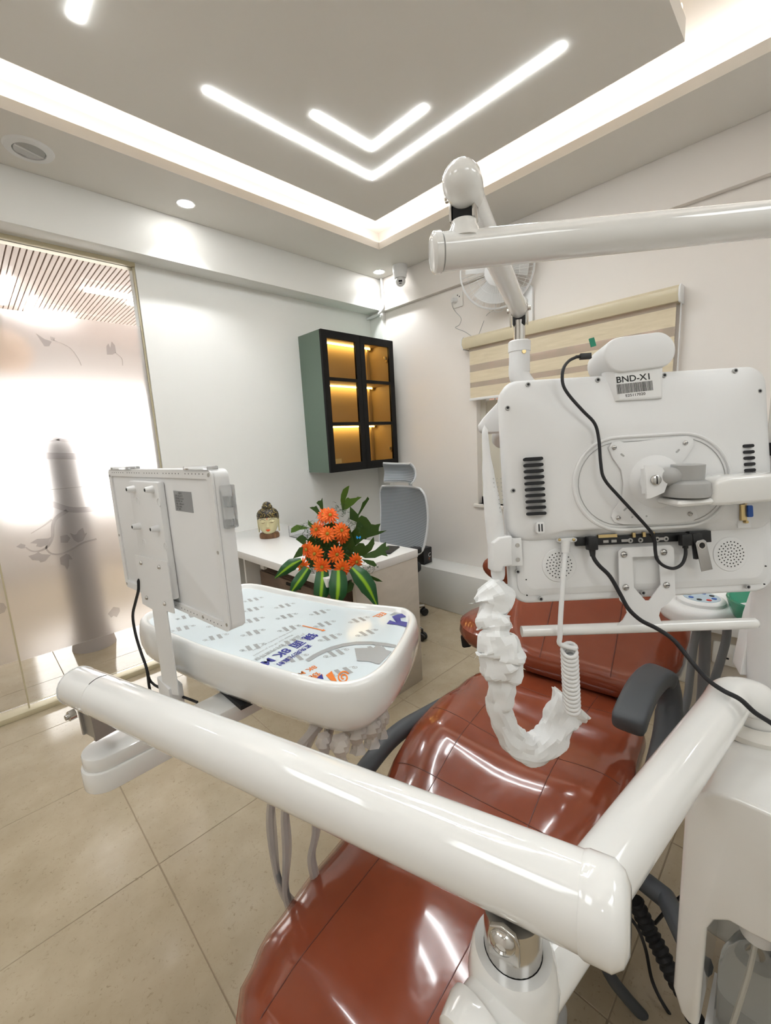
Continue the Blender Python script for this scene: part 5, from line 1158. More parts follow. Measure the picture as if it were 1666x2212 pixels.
# I/O bar
p0, p1 = ml(1245, 1171, 0.016), ml(1536, 1157, 0.016); io = frame(mf @ V((p0[0], p0[1], 0.0)), (mf @ V((p1[0], p1[1], 0)))-(mf @ V((p0[0], p0[1], 0))), w=mn); Lio = math.hypot(p1[0]-p0[0], p1[1]-p0[1])
iob = MB(io).box((0, -0.008, 0.006), (Lio, 0.008, 0.017)).build('io_panel', 'black', mo, bevel=0.001)
for k, (q, w_) in enumerate(((0.20, 0.010), (0.26, 0.010), (0.335, 0.016), (0.62, 0.01))): MB(io).box((Lio*q, -0.004, 0.017), (Lio*q+w_, 0.001, 0.0176)).build('port', 'usb', iob)
for q in (0.40, 0.475, 0.60, 0.665): MB(io @ Matrix.Translation((Lio*q, -0.002, 0.017))).lathe([(0.002, 0.0012), (0.0048, 0.0012), (0.0048, 0)], 14, cap=False).build('jack', 'usb', iob)
for q in (0.425, 0.50, 0.565): MB().cyl(io @ V((Lio*q, 0.004, 0.019)), io @ V((Lio*q, 0.013, 0.019)), 0.0035, 12).build('jack', 'brass', iob)
MB(io).box((Lio*0.16, 0.006, 0.008), (Lio*0.30, 0.012, 0.020)).build('port', 'brass', iob)
MB(io).box((Lio*0.83, -0.012, 0.010), (Lio*0.99, 0.010, 0.021)).build('port_block', 'black', iob, bevel=0.001)
# speakers
for u, v, r in ((1208, 1221, 0.0330), (1579, 1197, 0.0335)):
    x, y = ml(u, v, 0.010); sm2 = mf @ Matrix.Translation((x, y, 0.0083)); spk = MB(sm2).lathe([(0.001, 0.0022), (r-0.003, 0.0022), (r-0.0008, 0.0016), (r, 0)], 36).build('speaker', 'plastic', mo)
    h = MB(sm2)
    for ring_, n_ in ((0.0, 1), (0.006, 6), (0.012, 12), (0.018, 18), (0.024, 22)):
        for k in range(n_): a = 2*PI*k/n_+ring_*40; h.prism(circle(0.0013, 6, ring_*math.cos(a), ring_*math.sin(a)), 0.0023, 0.0026)
    h.build('speaker_holes', 'dark', spk)['kind'] = 'stuff'
# bracket and handle bar
bk_o = [ml(u, v, 0.014) for u, v in ((1333, 1190), (1341, 1183), (1443, 1177), (1452, 1184), (1455, 1285), (1440, 1302), (1424, 1313), (1420, 1328), (1424, 1340), (1428, 1347), (1328, 1351), (1343, 1338), (1352, 1322), (1348, 1308), (1336, 1295))]
bk_i = [ml(u, v, 0.014) for u, v in ((1363, 1203), (1420, 1200), (1424, 1262), (1399, 1296), (1391, 1296), (1366, 1268))]
b = MB(mf)
# split the frame into convex-ish quads: left, right, top and lower part
O = bk_o; I = bk_i
quads = [[O[0], O[1], I[0]], [O[1], O[2], I[1], I[0]], [O[2], O[3], I[1]], [O[3], O[4], I[2], I[1]], [O[4], O[5], I[3], I[2]], [O[0], I[0], I[5], O[14]], [O[14], I[5], I[4], O[13]], [O[5], O[6], I[3]], [O[6], O[13], I[4], I[3]], [O[6], O[7], O[8], O[9], O[10], O[11], O[12], O[13]]]
for q in quads:
    b.add([(x, y, 0.0175) for x, y in q]+[(x, y, 0.0200) for x, y in q], [list(range(len(q))), list(range(2*len(q)-1, len(q)-1, -1))]+[(i, (i+1) % len(q), len(q)+(i+1) % len(q), len(q)+i) for i in range(len(q))])
hb_ = b.build('handle_bracket', 'plastic', mo)
for u, v in ((1348, 1198), (1434, 1193), (1352, 1269), (1440, 1264)):
    x, y = ml(u, v, 0.02); MB(mf).sphere((x, y, 0.0200), (0.0065, 0.0065, 0.0042), 16, 8).build('screw', 'steel', hb_); MB(mf).box((x-0.004, y-0.0006, 0.0239), (x+0.004, y+0.0006, 0.0244)).build('screw_slot', 'dark', hb_)
    MB().cyl(mf @ V((x, y, 0.008)), mf @ V((x, y, 0.0178)), 0.004, 10).build('spacer', 'plastic', hb_)
hp0, hp1 = mw(1127, 1364, 0.012), mw(1630, 1346, 0.012)
MB().tube([hp0, hp0+(hp1-hp0)*0.5, hp1], 0.0106, 24, rnd=False).build('handle_bar', 'gloss', mo)
hd = (hp1-hp0).normalized(); MB().tube([hp1, hp1+hd*0.004, hp1+hd*0.007], [0.0106, 0.009, 0.005], 24).build('bar_cap', 'gloss', mo)
# VGA connector and monitor arm
x, y = ml(1604, 1108, 0.02); vg = mf @ Matrix.Translation((x, y, 0.0215))
vga = MB(vg).box((-0.012, -0.028, 0), (0.012, 0.022, 0.002)).build('vga_plate', 'plastic', mo)
MB(vg).box((-0.009, -0.014, 0.002), (0.001, 0.016, 0.008)).build('vga_shell', 'brass', vga); MB(vg).prism(rrect(0.009, 0.022, 0.003, cx=0.005, cy=0.003), 0.002, 0.012).build('vga_socket', 'vga', vga)
for yy in (-0.017, 0.019): MB().cyl(vg @ V((0, yy, 0)), vg @ V((0, yy, 0.009)), 0.003, 6).build('vga_post', 'brass', vga)
ma = thing('screen_swing_arm', 'white monitor arm with grey swivel joint behind the screen', 'support arm', mw(1420, 1040, 0.05))
p = ml(1417, 1040, 0.06)
MB(mf @ Matrix.Translation((p[0]-0.004, p[1], 0.0485))).lathe([(0.018, 0), (0.018, 0.022), (0.012, 0.026), (0.001, 0.026)], 24).build('stub', 'plastic', ma)
L1_ = [ml(u, v, 0.085) for u, v in ((1394, 1004), (1414, 1004), (1432, 1010), (1441, 1024), (1443, 1045), (1436, 1064), (1418, 1072), (1404, 1078), (1398, 1078))]
MB(mf).prism(L1_, 0.080, 0.085).build('hinge_plate', 'plastic', ma, bevel=0.001)
MB(mf).box((L1_[0][0], L1_[8][1]+0.01, 0.070), (L1_[0][0]+0.006, L1_[0][1]-0.006, 0.082)).build('hinge_plate', 'plastic', ma)
p = ml(1417, 1037, 0.086); MB(mf @ Matrix.Translation((p[0], p[1], 0.085))).lathe([(0.009, 0), (0.009, 0.003), (0.007, 0.0045), (0.001, 0.005)], 20).build('bolt', 'steel', ma); MB(mf).box((p[0]-0.001, p[1]-0.007, 0.0896), (p[0]+0.001, p[1]+0.007, 0.0902)).build('bolt_slot', 'dark', ma)
a_, c_ = mw(1440, 1030, 0.075), mw(1478, 1028, 0.075)
MB().tube([a_, c_], 0.017, 20, rnd=True).build('joint', 'plasticg', ma)
jp = mw(1485, 1030, 0.075)
MB().cyl(jp+V((0, 0, -0.004)), jp+V((0, 0, 0.022)), 0.026, 28).build('joint_cylinder', 'plasticg', ma)
jj = mw(1495, 1078, 0.085); MB(Matrix.Translation(jp+V((0, 0, -0.034)))).lathe([(0.036, 0), (0.0375, 0.010), (0.034, 0.024), (0.024, 0.031), (0.001, 0.032)], 32).build('joint_cap', 'plasticg', ma)
# box section arm running right
q0 = jp+V((0, 0, -0.037)); q1 = at(1760, 1046, 0.78); q1.z = q0.z+0.006
dm = (q1-q0).normalized(); am = frame(q0, dm, w=(0, 0, 1)); La = (q1-q0).length
MB(am).box((-0.036, -0.030, -0.012), (0.03, 0.030, 0.0)).build('arm_beam', 'gloss', ma, bevel=0.006, seg=3)
MB(am).prism([(0.025, -0.014), (0.05, -0.016), (La, -0.018), (La, 0.032), (0.06, 0.034), (0.03, 0.028)], -0.028, 0.028, am @ Matrix.Rotation(PI/2, 4, 'X')).build('arm_beam', 'gloss', ma, bevel=0.008, seg=3)
# ================================================================== camera head on the monitor top
wcm = thing('intraoral_scanner_camera', 'white capsule camera box with BND-X1 barcode label on monitor top', 'camera', mw(1370, 790, 0.0))
cap_r = ml(1375, 719, 0.03)[1]-ml(1375, 801, 0.03)[1]; (xa, ya_), (xb, _) = ml(1304, 764, 0.03), ml(1461, 752, 0.03)
cy0 = (ml(1375, 722, .03)[1]+ml(1375, 800, .03)[1])/2
cm_ = mf @ Matrix.Translation(((xa+xb)/2, cy0, 0)) @ Matrix.Rotation(math.radians(4.0), 4, 'Z')
stp = stadium(0, 0, (xb-xa)*1.0, cap_r*0.94, 16)
back_shift = (-0.006, 0.0)
MB(cm_).loft([[(x*k+0, y*k, z) for x, y in stp] for k, z in ((0.92, 0.031), (0.975, 0.030), (1.0, 0.026), (1.0, -0.035), (0.97, -0.043), (0.9, -0.045))]).build('body', 'plastic', wcm, sharp=70)
(tx0, ty0), (tx1, ty1) = ml(1338, 800, 0.03), ml(1428, 842, 0.03); tby = ml(1380, 862, 0.03)[1]
lab = MB(mf); ny1 = ml(1380, 797, .03)[1]
lab.loft([[(x*sx+ox, y, z) for x, y in ((-0.042, tby), (0.042, tby), (0.046, ny1+0.004), (-0.046, ny1+0.004))] for sx, ox, z in ((1.25, (tx0+tx1)/2-0.002, 0.004), (1.1, (tx0+tx1)/2, 0.018), (1.0, (tx0+tx1)/2, 0.0260))]); lab.build('neck', 'plastic', wcm, bevel=0.002)
lc = (tx0+tx1)/2+0.001
MB(mf).box((lc-0.039, tby+0.003, 0.0260), (lc+0.039, ny1-0.002, 0.0264)).build('label', 'paper', wcm)
lf = mf @ Matrix.Translation((lc, 0, 0.0266)) @ Matrix.Rotation(math.radians(3.0), 4, 'Z')
text('label_text', 'BND-X1', 0.0165, lf @ Matrix.Translation((0, ny1-0.021, 0)), 'ink', wcm, 'CENTER', 0.0003, 1.12)
text('label_text', 'E25117020', 0.0070, lf @ Matrix.Translation((0, tby+0.0075, 0)), 'ink', wcm, 'CENTER', 0.0001, 1.2)
bcx = -0.0335; bc_ = MB(lf); random.seed(4)
while bcx < 0.0335:
    w_ = random.choice((0.0004, 0.0004, 0.0008, 0.0012)); bc_.add([(bcx, tby+0.0145, 0), (bcx+w_, tby+0.0145, 0), (bcx+w_, ny1-0.024, 0), (bcx, ny1-0.024, 0)], [(0, 1, 2, 3)]); bcx += w_+random.choice((0.0005, 0.0005, 0.0009))
bc_.build('barcode', 'ink', wcm)
pt = mw(1280, 739, -0.01); MB(frame(pt, mu*0.9+mv_*0.2, mv_)).box((-0.005, -0.009, -0.0015), (0.005, 0.008, 0.0015)).build('tab', 'tab', wcm)
pa, pb = mw(1246, 771, 0.0), mw(1277, 769, 0.0)
pl_ = MB(frame(pa, pb-pa, w=mn)).box((0.006, -0.0055, -0.004), ((pb-pa).length, 0.0055, 0.004)).build('plug', 'black', wcm, bevel=0.001)
MB().cyl(pa-(pb-pa)*0.06, pa+(pb-pa)*0.25, 0.0032, 10).build('plug_collar', 'black', wcm)
# USB cable camera -> I/O bar
cp = [(1246, 771, 0.0), (1229, 780, 0.012), (1217, 798, 0.03), (1216, 828, 0.036), (1229, 853, 0.040), (1260, 888, 0.042), (1285, 915, 0.043), (1294, 950, 0.044), (1298, 1000, 0.046), (1306, 1035, 0.048), (1340, 1075, 0.052), (1377, 1115, 0.054), (1405, 1147, 0.05), (1414, 1165, 0.045), (1416, 1190, 0.042), (1420, 1208, 0.042), (1434, 1222, 0.040), (1455, 1228, 0.036), (1473, 1219, 0.032), (1481, 1200, 0.027), (1481, 1180, 0.024)]
uc_ = thing('usb_cable', 'black USB cable looping from the camera to the monitor ports', 'cable', mw(1300, 1000, 0.05))
MB().tube(spline([mw(*q) for q in cp], 5), 0.0030, 10).build('cord', 'blackr', uc_)
MB(frame(mw(1480, 1165, 0.026), mu, mv_)).box((-0.010, -0.012, -0.006), (0.010, 0.010, 0.008)).build('plug', 'black', uc_, bevel=0.002)
MB().cyl(mw(1481, 1172, 0.026), mw(1481, 1184, 0.025), 0.005, 10).build('plug_boot', 'black', uc_)
# power cable running down right over the elbow arm
pc = thing('power_cable', 'thick black power cable hanging from the monitor over the elbow arm', 'cable', mw(1280, 1200, 0.03))
el = [mw(1281, 1190, 0.026), mw(1283, 1205, 0.03), mw(1295, 1222, 0.034), mw(1318, 1245, 0.038), mw(1340, 1283, 0.042), mw(1358, 1315, 0.046), mw(1385, 1340, 0.05), mw(1420, 1358, 0.055), mw(1455, 1382, 0.065), mw(1487, 1420, 0.08), mw(1512, 1450, 0.10), onz(1535, 1473, 0.925), onz(1565, 1493, 0.922), onz(1600, 1511, 0.918), onz(1632, 1540, 0.902), onz(1680, 1572, 0.88), onz(1740, 1630, 0.84)]
MB().tube(spline(el, 5), 0.0038, 10).build('cord', 'blackr', pc)
MB(frame(mw(1278, 1172, 0.026), mu, mv_)).box((-0.009, -0.014, -0.008), (0.009, 0.012, 0.009)).build('plug', 'black', pc, bevel=0.002)
MB().cyl(mw(1279, 1180, 0.027), mw(1281, 1202, 0.028), 0.007, 12, 0.0045).build('plug_boot', 'black', pc)
# flash drive hanging in the port
fd_ = thing('flash_drive', 'silver swivel flash drive plugged into the monitor', 'flash drive', mw(1515, 1190, 0.03))
MB(frame(mw(1508, 1175, 0.030), (mw(1514, 1215, 0.030)-mw(1508, 1165, 0.030)), w=mn)).box((-0.02, -0.010, -0.004), (0.028, 0.008, 0.004)).build('stick', 'black', fd_, bevel=0.001)
sw = frame(mw(1515, 1178, 0.036), mw(1527, 1232, 0.036)-mw(1515, 1178, 0.036), w=mn)
MB(sw).prism(stadium(0.018, 0, 0.062, 0.020, 10)[:0] or [(-0.010, -0.006), (-0.006, -0.010), (0.048, -0.0105), (0.048, 0.0105), (-0.006, 0.010), (-0.010, 0.006)], 0, 0.0015).build('swivel_cover', 'usb', fd_, bevel=0.0003)
MB(sw).lathe([(0.0055, 0.0016), (0.0055, 0.0028), (0.0075, 0.0028), (0.0075, 0.0016)], 20, cap=False).build('pivot_ring', 'chrome', fd_)
MB(sw).prism(circle(0.0055, 16), 0.0016, 0.0019).build('pivot_hole', 'ink', fd_)
# ================================================================== intraoral camera in its holder, sleeve and coiled cable
ho = thing('handpiece_holder', 'white handpiece holder screwed to the monitor side', 'holder', mw(1100, 1200, 0.0))
x0, y1 = ml(1107, 1163, 0.018); x1, y0 = ml(1130, 1222, 0.018)
fpl = MB(mf).box((x0-0.006, y0, 0.0105), (x1, y1, 0.018)).build('flange', 'plastic', ho, bevel=0.0015)
for u, v in ((1118, 1178), (1119, 1209)):
    x, y = ml(u, v, 0.018); MB().cyl(mf @ V((x, y, 0.0178)), mf @ V((x, y, 0.0190)), 0.0042, 14).build('screw', 'steel', fpl)
pol = [ml(u, v, 0.03) for u, v in ((1064, 1172), (1080, 1160), (1107, 1157), (1109, 1222), (1088, 1225), (1086, 1236), (1064, 1236))]
MB(mf).prism(pol, -0.014, 0.030).build('cup', 'plastic', ho, bevel=0.004, seg=3)
ic = thing('intraoral_camera', 'slim white intraoral camera handpiece standing in the holder', 'handpiece', mw(1075, 1240, 0.0))
prof = [(1047, 918, 0.5), (1048, 935, 6.5), (1051, 980, 8.5), (1056, 1030, 13), (1062, 1080, 17), (1067, 1120, 19), (1071, 1160, 19), (1074, 1200, 16.5), (1076, 1236, 15), (1076, 1250, 13), (1077, 1256, 8)]
HP = [mw(u, v, 0.004) for u, v, r in prof]; HR = [max(r, 0.8)*0.84/FPX for u, v, r in prof]
MB().tube(spline(HP, 4), [lerp([(k, r) for k, r in enumerate(HR)], i/4) for i in range(len(HP)*4-3)], 24).build('body', 'plastic', ic, sharp=70)
MB().tube([mw(1077, 1254, 0.004), mw(1078, 1275, 0.004)], 0.0038, 12).build('cable_exit', 'plastic', ic)
for k in range(3): MB().cyl(mw(1050+k*0.5, 1044+14*k, 0.004), mw(1046+k*0.5, 1044+14*k, 0.004), 0.004, 10).build('button', 'plastic', ic)
d_ = MB()
for k in range(26): 
    uu, vv = 1066+8*(k % 3)+0.28*(k//3)*3, 1034+9.0*(k//3); d_.sphere(mw(uu, vv, 0.004+0.0125), 0.0010, 6, 4)
d_.build('grip_dots', 'plasticg', ic)['kind'] = 'stuff'
# sleeve: crumpled tube round the cable
sl = [(1047, 1262, 18), (1057, 1275, 36), (1066, 1292, 43), (1068, 1308, 36), (1063, 1322, 26), (1064, 1338, 36), (1069, 1352, 35), (1070, 1362, 27), (1070, 1376, 36), (1079, 1398, 44), (1081, 1414, 47), (1080, 1424, 40), (1084, 1442, 44), (1090, 1456, 38), (1086, 1468, 25), (1083, 1490, 29), (1081, 1512, 27), (1078, 1530, 27), (1085, 1552, 25), (1096, 1575, 26), (1110, 1598, 29), (1130, 1613, 30), (1150, 1618, 32), (1172, 1610, 34), (1190, 1592, 34), (1202, 1570, 33), (1212, 1550, 35), (1222, 1533, 38), (1232, 1522, 44), (1237, 1516, 46)]
SPT = [mw(u, v, 0.004+0.03*math.sin(i*0.16)) for i, (u, v, r) in enumerate(sl)]
PP = spline(SPT, 4); RR = [lerp([(k, r) for k, (_, _, r) in enumerate(sl)], i/4)*0.84/FPX for i in range(len(PP))]
x_ = V((0, 0, 1)); rings = []; random.seed(11)
for i, (p, r) in enumerate(zip(PP, RR)):
    tt = (PP[min(i+1, len(PP)-1)]-PP[max(i-1, 0)]).normalized(); fwd_ = (CAMP-p).normalized(); sd = tt.cross(fwd_).normalized(); fw = sd.cross(tt).normalized()
    R_ = []
    for k in range(20):
        a = 2*PI*k/20; cr = 1+0.13*math.sin(3*a+0.31*i)+0.08*math.sin(5*a-0.47*i+1)+0.05*math.sin(8*a+0.9*i)
        depth_k = 0.62
        R_.append(p+sd*r*math.cos(a)*(1+0.10*math.sin(5*a+0.6*i)+0.05*math.sin(0.8*i))+fw*r*depth_k*math.sin(a)*cr)
    rings.append(R_)
se = thing('disposable_sleeve', 'crumpled white disposable sleeve hanging in a U shape over the chair', 'sleeve', mw(1150, 1620, 0.02))
MB().loft(rings, cap=False).build('sleeve', 'sleeve', se, sharp=14, solid=0.0006)
# coiled cable
co = thing('coiled_cable', 'white coiled cable dropping from the monitor into the sleeve', 'cable', mw(1222, 1170, 0.02))
top, bot = mw(1230, 1400, 0.035), mw(1236, 1530, 0.030); ax = (bot-top); Lc = ax.length; axn = ax.normalized(); sd = axn.cross((CAMP-top).normalized()).normalized(); fw = sd.cross(axn)
tilt = (axn+fw*0.0).normalized(); P = []
for k in range(15*14+1):
    a = 2*PI*k/14+PI; P.append(top+axn*Lc*k/(15*14)+sd*0.0125*math.cos(a)+fw*0.0125*math.sin(a)+axn*0.0075*math.sin(a))
straight = [mw(1222, 1174, 0.018), mw(1221, 1195, 0.022), mw(1218, 1230, 0.03), mw(1214, 1290, 0.036), mw(1211, 1340, 0.038), mw(1210, 1375, 0.038), mw(1211, 1392, 0.037)]
MB().tube(spline(straight+[P[0]], 5), 0.0046, 12).build('straight_cable', 'plastic', co)
MB().tube(P, 0.0039, 10).build('coil', 'plastic', co)
MB().cyl(mw(1222, 1168, 0.020), mw(1221, 1194, 0.022), 0.009, 14, 0.0065).build('connector', 'plastic', co)
MB(frame(mw(1222, 1166, 0.012), mu, mv_)).prism(stadium(0, 0, 0.036, 0.008, 6), 0, 0.010).build('connector_plate', 'plastic', co)
for u in (1209, 1240): MB().sphere(mw(u, 1166, 0.023), 0.003, 10, 6).build('screw', 'brass', co)
# ================================================================== lamp: pole, horizontal arm, upper arm, lamp head
la0, la1 = V((0.632, 0.4965, 1.6615)), V((1.165, 0.0385, 1.709)); ld = (la1-la0).normalized()
lp = uc
MB().tube([la0+ld*0.016, la1], 0.030, 36).build('lamp_crossbar', 'gloss', lp)
MB().tube([la0-ld*0.004, la0-ld*0.002, la0+ld*0.002, la0+ld*0.013], [0.02, 0.028, 0.0325, 0.0325], 36).build('end_cap', 'gloss', lp)
MB().tube([la0+ld*0.013, la0+ld*0.017], 0.0290, 36).build('cap_seam', 'plasticg', lp)
jb = la0+ld*0.055; jb = V((jb.x, jb.y, 0))
zt_ = (la0+ld*0.055).z
MB(Matrix.Translation(jb)).lathe([(0.030, zt_+0.015), (0.026, zt_+0.030), (0.0225, zt_+0.036), (0.0215, zt_+0.044), (0.001, zt_+0.044)], 28).build('boss', 'gloss', lp)
px_, py_ = 1.165, 0.042
MB(Matrix.Translation((px_, py_, 0))).lathe([(0.040, 0.80), (0.040, 1.277), (0.041, 1.278), (0.041, 1.28)], 32).build('post_lower', 'plastic', lp)
MB(Matrix.Translation((px_, py_, 0))).lathe([(0.0425, 1.28), (0.0425, 1.305)], 32).build('post_band', 'black', lp)
MB(Matrix.Translation((px_, py_, 0))).lathe([(0.038, 1.305), (0.035, 1.76), (0.02, 1.775), (0.001, 1.776)], 32).build('post_upper', 'gloss', lp)
MB().box((1.12, -0.12, 0.0), (1.30, 0.045, 0.80)).build('post_base', 'plastic', lp, bevel=0.02, seg=3)
ua = thing('jointed_support_arm', 'white upper lamp arm with black joint reaching over the monitor', 'support arm', V((jb.x, jb.y, zt_+0.044)))
lb0, lb1 = V((0.622, 0.436, 1.7575)), V((1.262, 0.673, 1.7145)); ud = (lb1-lb0).normalized()
jc = V((jb.x, jb.y, zt_+0.044))
MB().tube([lb0+ud*0.03, lb1], 0.0255, 32).build('arm_tube', 'gloss', ua)
hp_ = lb0+ud*0.025
MB().tube([hp_-ud*0.030, hp_-ud*0.024, hp_-ud*0.012, hp_, hp_+ud*0.02, hp_+ud*0.05], [0.008, 0.020, 0.028, 0.0315, 0.031, 0.0262], 32).build('arm_head', 'gloss', ua)
jd = V((ud.x, ud.y, 0)).normalized(); js = V((-jd.y, jd.x, 0)); jm = frame(jc, jd, w=(0, 0, 1))
MB(jm).box((-0.012, -0.017, 0.0), (0.022, 0.017, 0.05)).build('joint_block', 'dark', ua, bevel=0.003)
for s in (-1, 1):
    MB(jm).box((-0.014, s*0.0195-0.0022, 0.0), (0.016, s*0.0195+0.0022, 0.058)).build('joint_cheek', 'chrome', ua, bevel=0.001)
    MB().cyl(jm @ V((0.004, s*0.022, 0.045)), jm @ V((0.004, s*0.032, 0.045)), 0.007, 14).build('bolt', 'chrome', ua)
MB(jm).box((0.020, -0.012, 0.005), (0.040, 0.012, 0.05)).build('cable_boot', 'black', ua, bevel=0.004)
# end of the upper arm: fork, chrome rod
le = lb1
ef = frame(le, ud, w=(0, 0, 1))
for s in (-1, 1):
    MB(ef).prism([(-0.012, 0.012), (0.010, 0.012), (0.016, -0.02), (0.012, -0.045), (0.0, -0.045), (-0.01, -0.02)], s*0.024-0.002, s*0.024+0.002, ef @ Matrix.Rotation(PI/2, 4, 'X')).build('fork_plate', 'chrome', ua)
    MB().cyl(ef @ V((0, s*0.025, 0.0)), ef @ V((0, s*0.034, 0.0)), 0.007, 12).build('bolt', 'chrome', ua)
MB(ef).box((-0.006, -0.018, -0.045), (0.018, 0.018, 0.008)).build('joint_block', 'black', ua, bevel=0.004)
rt = le+V((0.006, 0.002, -0.03))
MB(Matrix.Translation(rt)).lathe([(0.017, -0.09), (0.017, 0.0)], 24).build('rod', 'chrome', ua)
lh = thing('dental_lamp', 'white dental lamp head mostly hidden behind the monitor', 'dental lamp', rt+V((0, 0, -0.14)))
MB(Matrix.Translation(rt+V((0, 0, -0.150)))).lathe([(0.031, 0.0), (0.031, 0.058), (0.033, 0.060), (0.033, 0.088), (0.029, 0.092), (0.018, 0.093)], 32).build('sleeve', 'plastic', lh)
MB(zframe(rt+V((0, 0, -0.100)) - FWD*0.031+RIGHT*0.004, -FWD)).lathe([(0.001, 0.002), (0.006, 0.002), (0.007, 0)], 12).build('badge', 'brass', lh)
e0 = rt+V((0, 0, -0.150)); MB().tube(spline([e0+V((0, 0, 0.03)), e0+V((0, 0, -0.01)), e0+V((0.010, -0.016, -0.045)), e0+V((0.030, -0.045, -0.085)), e0+V((0.04, -0.06, -0.12))], 5), [0.031]*8+[0.0315]*13, 24).build('elbow', 'plastic', lh)
hc2 = e0+V((0.05, -0.07, -0.19))
hd_ = V((-0.35, -0.15, -0.95)).normalized(); lm_ = frame(hc2, V((0.55, -0.83, 0)), w=-hd_)
MB(lm_).loft([[(x*k, y*k, z) for x, y in rrect(0.34, 0.16, 0.06, 8)] for k, z in ((0.6, 0.045), (0.85, 0.035), (1.0, 0.01), (1.0, -0.01), (0.95, -0.02), (0.9, -0.02))]).build('lamp_housing', 'plastic', lh, sharp=60)
wing = [(1036, 916), (1049, 898), (1086, 858), (1100, 850), (1100, 932), (1050, 934), (1040, 930)]
WP = [at(u, v, 1.17) for u, v in wing]; WQ = [p+FWD*0.03+DOWN*0.0 for p in WP]; n_ = len(WP)
MB().add(WP+WQ, [list(range(n_)), list(range(2*n_-1, n_-1, -1))]+[(i, (i+1) % n_, n_+(i+1) % n_, n_+i) for i in range(n_)]).build('side_handle', 'plastic', lh, bevel=0.004)
MB().tube([at(1090, 900, 1.185), hc2], 0.02, 12).build('handle_stem', 'plastic', lh)
# ================================================================== cuspidor, rinse bowl, suction hoses
cu = uc
k0 = onz(1515, 1297, 0.875); kc = V((k0.x, k0.y, 0.875))
kq = kc+V((0.75, -0.66, 0))*0.20
MB().tube([V((kq.x, kq.y, 0.62)), kq+V((0, 0, -0.05))], 0.035, 20).build('cuspidor_pedestal', 'plastic', cu)
MB().tube([V((1.2, -0.02, 0.66)), V((kq.x, kq.y, 0.66))], 0.03, 16).build('cuspidor_bracket', 'plastic', cu)
cmx = frame(kc, V((0.75, -0.66, 0)), w=(0, 0, 1))
MB(cmx).prism(rrect(0.30, 0.15, 0.06, 8, cx=0.06), -0.055, -0.004).build('cuspidor_housing', 'plastic', cu, bevel=0.018, seg=4)
kp_ = MB(Matrix.Translation(kc)).lathe([(0.055, -0.006), (0.055, 0.004), (0.050, 0.009), (0.044, 0.010), (0.001, 0.010)], 32).build('keypad_ring', 'plastic', cu)
MB(Matrix.Translation(kc)).lathe([(0.042, 0.0095), (0.042, 0.0108), (0.001, 0.0108)], 32).build('keypad', 'pad', kp_)
for k in range(8):
    a = 2*PI*k/8; MB(Matrix.Translation(kc+V((0.028*math.cos(a), 0.028*math.sin(a), 0)))).lathe([(0.006, 0.0108), (0.006, 0.0122), (0.001, 0.0122)], 10).build('button', ('vga', 'ink', 'plasticg')[k % 3] if k != 5 else 'redpaint', kp_)
gb0 = onz(1672, 1302, 0.900); t = thing('rinse_bowl', 'green glass rinse bowl at the right picture edge', 'bowl', gb0+V((0, 0, -0.06)))
MB(Matrix.Translation(V((gb0.x, gb0.y, 0)))).lathe([(0.025, 0.835), (0.05, 0.842), (0.075, 0.868), (0.088, 0.905), (0.092, 0.907), (0.094, 0.903), (0.082, 0.862), (0.055, 0.833), (0.028, 0.826)], 40, cap=True).build('bowl', 'bowl', t)
MB(Matrix.Translation(V((gb0.x, gb0.y, 0)))).lathe([(0.001, 0.815), (0.030, 0.815), (0.030, 0.830), (0.001, 0.832)], 20).build('drain', 'plasticg', t)
MB().box((gb0.x-0.03, gb0.y-0.03, 0.72), (gb0.x+0.03, gb0.y+0.03, 0.8145)).build('bowl_stand', 'plastic', cu)
# tapered white tower between bowl and column
tw = [at(u, v, 0.93) for u, v in ((1646, 1292), (1700, 1288), (1740, 1460), (1598, 1460), (1622, 1345), (1638, 1298))]
MB().add(tw+[p+V((0.06, 0.02, 0)) for p in tw], [list(range(6)), list(range(11, 5, -1))]+[(i, (i+1) % 6, 6+(i+1) % 6, 6+i) for i in range(6)]).build('splash_guard', 'plastic', uc, bevel=0.008, seg=3)
for k, (pts_, r) in enumerate(((((1510, 1340), (1500, 1390), (1492, 1450), (1485, 1510), (1470, 1560)), 0.010), (((1524, 1340), (1523, 1400), (1521, 1450), (1516, 1520), (1500, 1570)), 0.0145), (((1572, 1335), (1569, 1380), (1556, 1430), (1540, 1480), (1520, 1540)), 0.011))):
    tag(MB().tube(spline([at(u, v, 1.22+0.012*k) for u, v in pts_], 6), r, 12).build('suction_hose', 'hose'), ('thin grey suction hose hanging nearest to the dental chair', 'widest grey suction hose hanging in the middle', 'dark grey suction hose hanging nearest to the wall socket')[k], 'hose', 'suction hoses below the cuspidor')
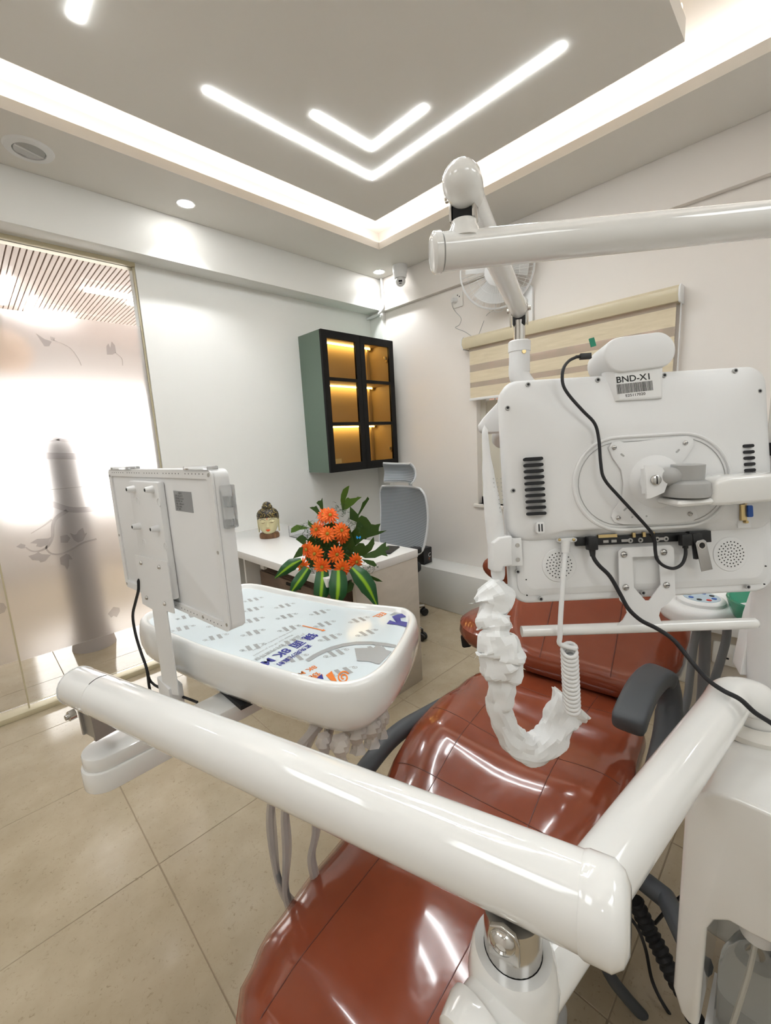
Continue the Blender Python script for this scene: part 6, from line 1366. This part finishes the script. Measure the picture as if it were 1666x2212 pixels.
# low cabinet with socket behind
lk = thing('low_cabinet', 'white low cabinet with wall socket behind the cuspidor', 'cabinet', (2.2, -0.3, 0))
MB().box((1.905, -1.0, 0.0), (2.54, 0.30, 0.585)).build('carcass', 'deskside', lk)
MB().box((1.88, -1.0, 0.585), (2.545, 0.325, 0.625)).build('worktop', 'desk', lk, bevel=0.002)
t = thing('double_socket', 'white double wall socket on the low cabinet side', 'socket', (1.905, 0.17, 0.50))
MB(frame((1.9045, 0.165, 0.505), (0, -1, 0), (0, 0, 1))).prism(rrect(0.125, 0.085, 0.006), 0, 0.008).build('plate', 'sock', t, bevel=0.002)
sf = frame((1.8963, 0.195, 0.505), (0, -1, 0), (0, 0, 1))
for x, y, w_, h_ in ((0, 0.016, 0.011, 0.013), (-0.013, -0.014, 0.009, 0.007), (0.013, -0.014, 0.009, 0.007)): MB(sf).box((x-w_/2, y-h_/2, 0), (x+w_/2, y+h_/2, 0.0004)).build('slot', 'dark', t)
MB(sf).box((0.028, -0.03, 0), (0.085, 0.03, 0.002)).build('blank', 'plastic', t)
# ================================================================== hoses on the floor between chair and column
P = spline([at(1372, 1945, 0.98), at(1398, 2000, 0.97), at(1425, 2050, 0.95), at(1455, 2110, 0.93), at(1490, 2170, 0.92), at(1520, 2260, 0.90)], 14)
t = tag(MB().tube(P, [0.017+0.0022*math.sin(i*PI/2) for i in range(len(P))], 16).build('corrugated_hose', 'blackr'), 'black corrugated hose running beside the white column', 'hose')
tag(MB().tube(spline([at(1285, 2040, 1.02), at(1320, 2110, 1.0), at(1350, 2150, 1.0), at(1385, 2190, 1.0), at(1430, 2240, 1.0)], 6), 0.013, 12).build('supply_hose', 'grey'), 'dark grey supply hose near the bottom picture edge', 'hose')
tag(MB().tube(spline([at(1340, 1960, 1.08), at(1375, 2000, 1.06), at(1395, 2050, 1.04), at(1410, 2120, 1.03), at(1440, 2180, 1.0), at(1480, 2230, 1.0)], 6), 0.004, 8).build('control_cable', 'black'), 'thin black cable curving beneath the corrugated hose', 'cable')
tag(MB().tube(spline([at(1415, 1995, 1.06), at(1432, 1975, 1.05), at(1450, 1955, 1.05), at(1480, 1930, 1.05)], 5), 0.004, 8).build('control_cable', 'black'), 'thin black cable crossing to the white column side', 'cable')
MB(cf).prism(rrect(0.30, 0.20, 0.03, cx=0.18, cy=-0.145), 0.12, 0.20).build('foot_cover', 'plasticg', dc, bevel=0.015, seg=3)
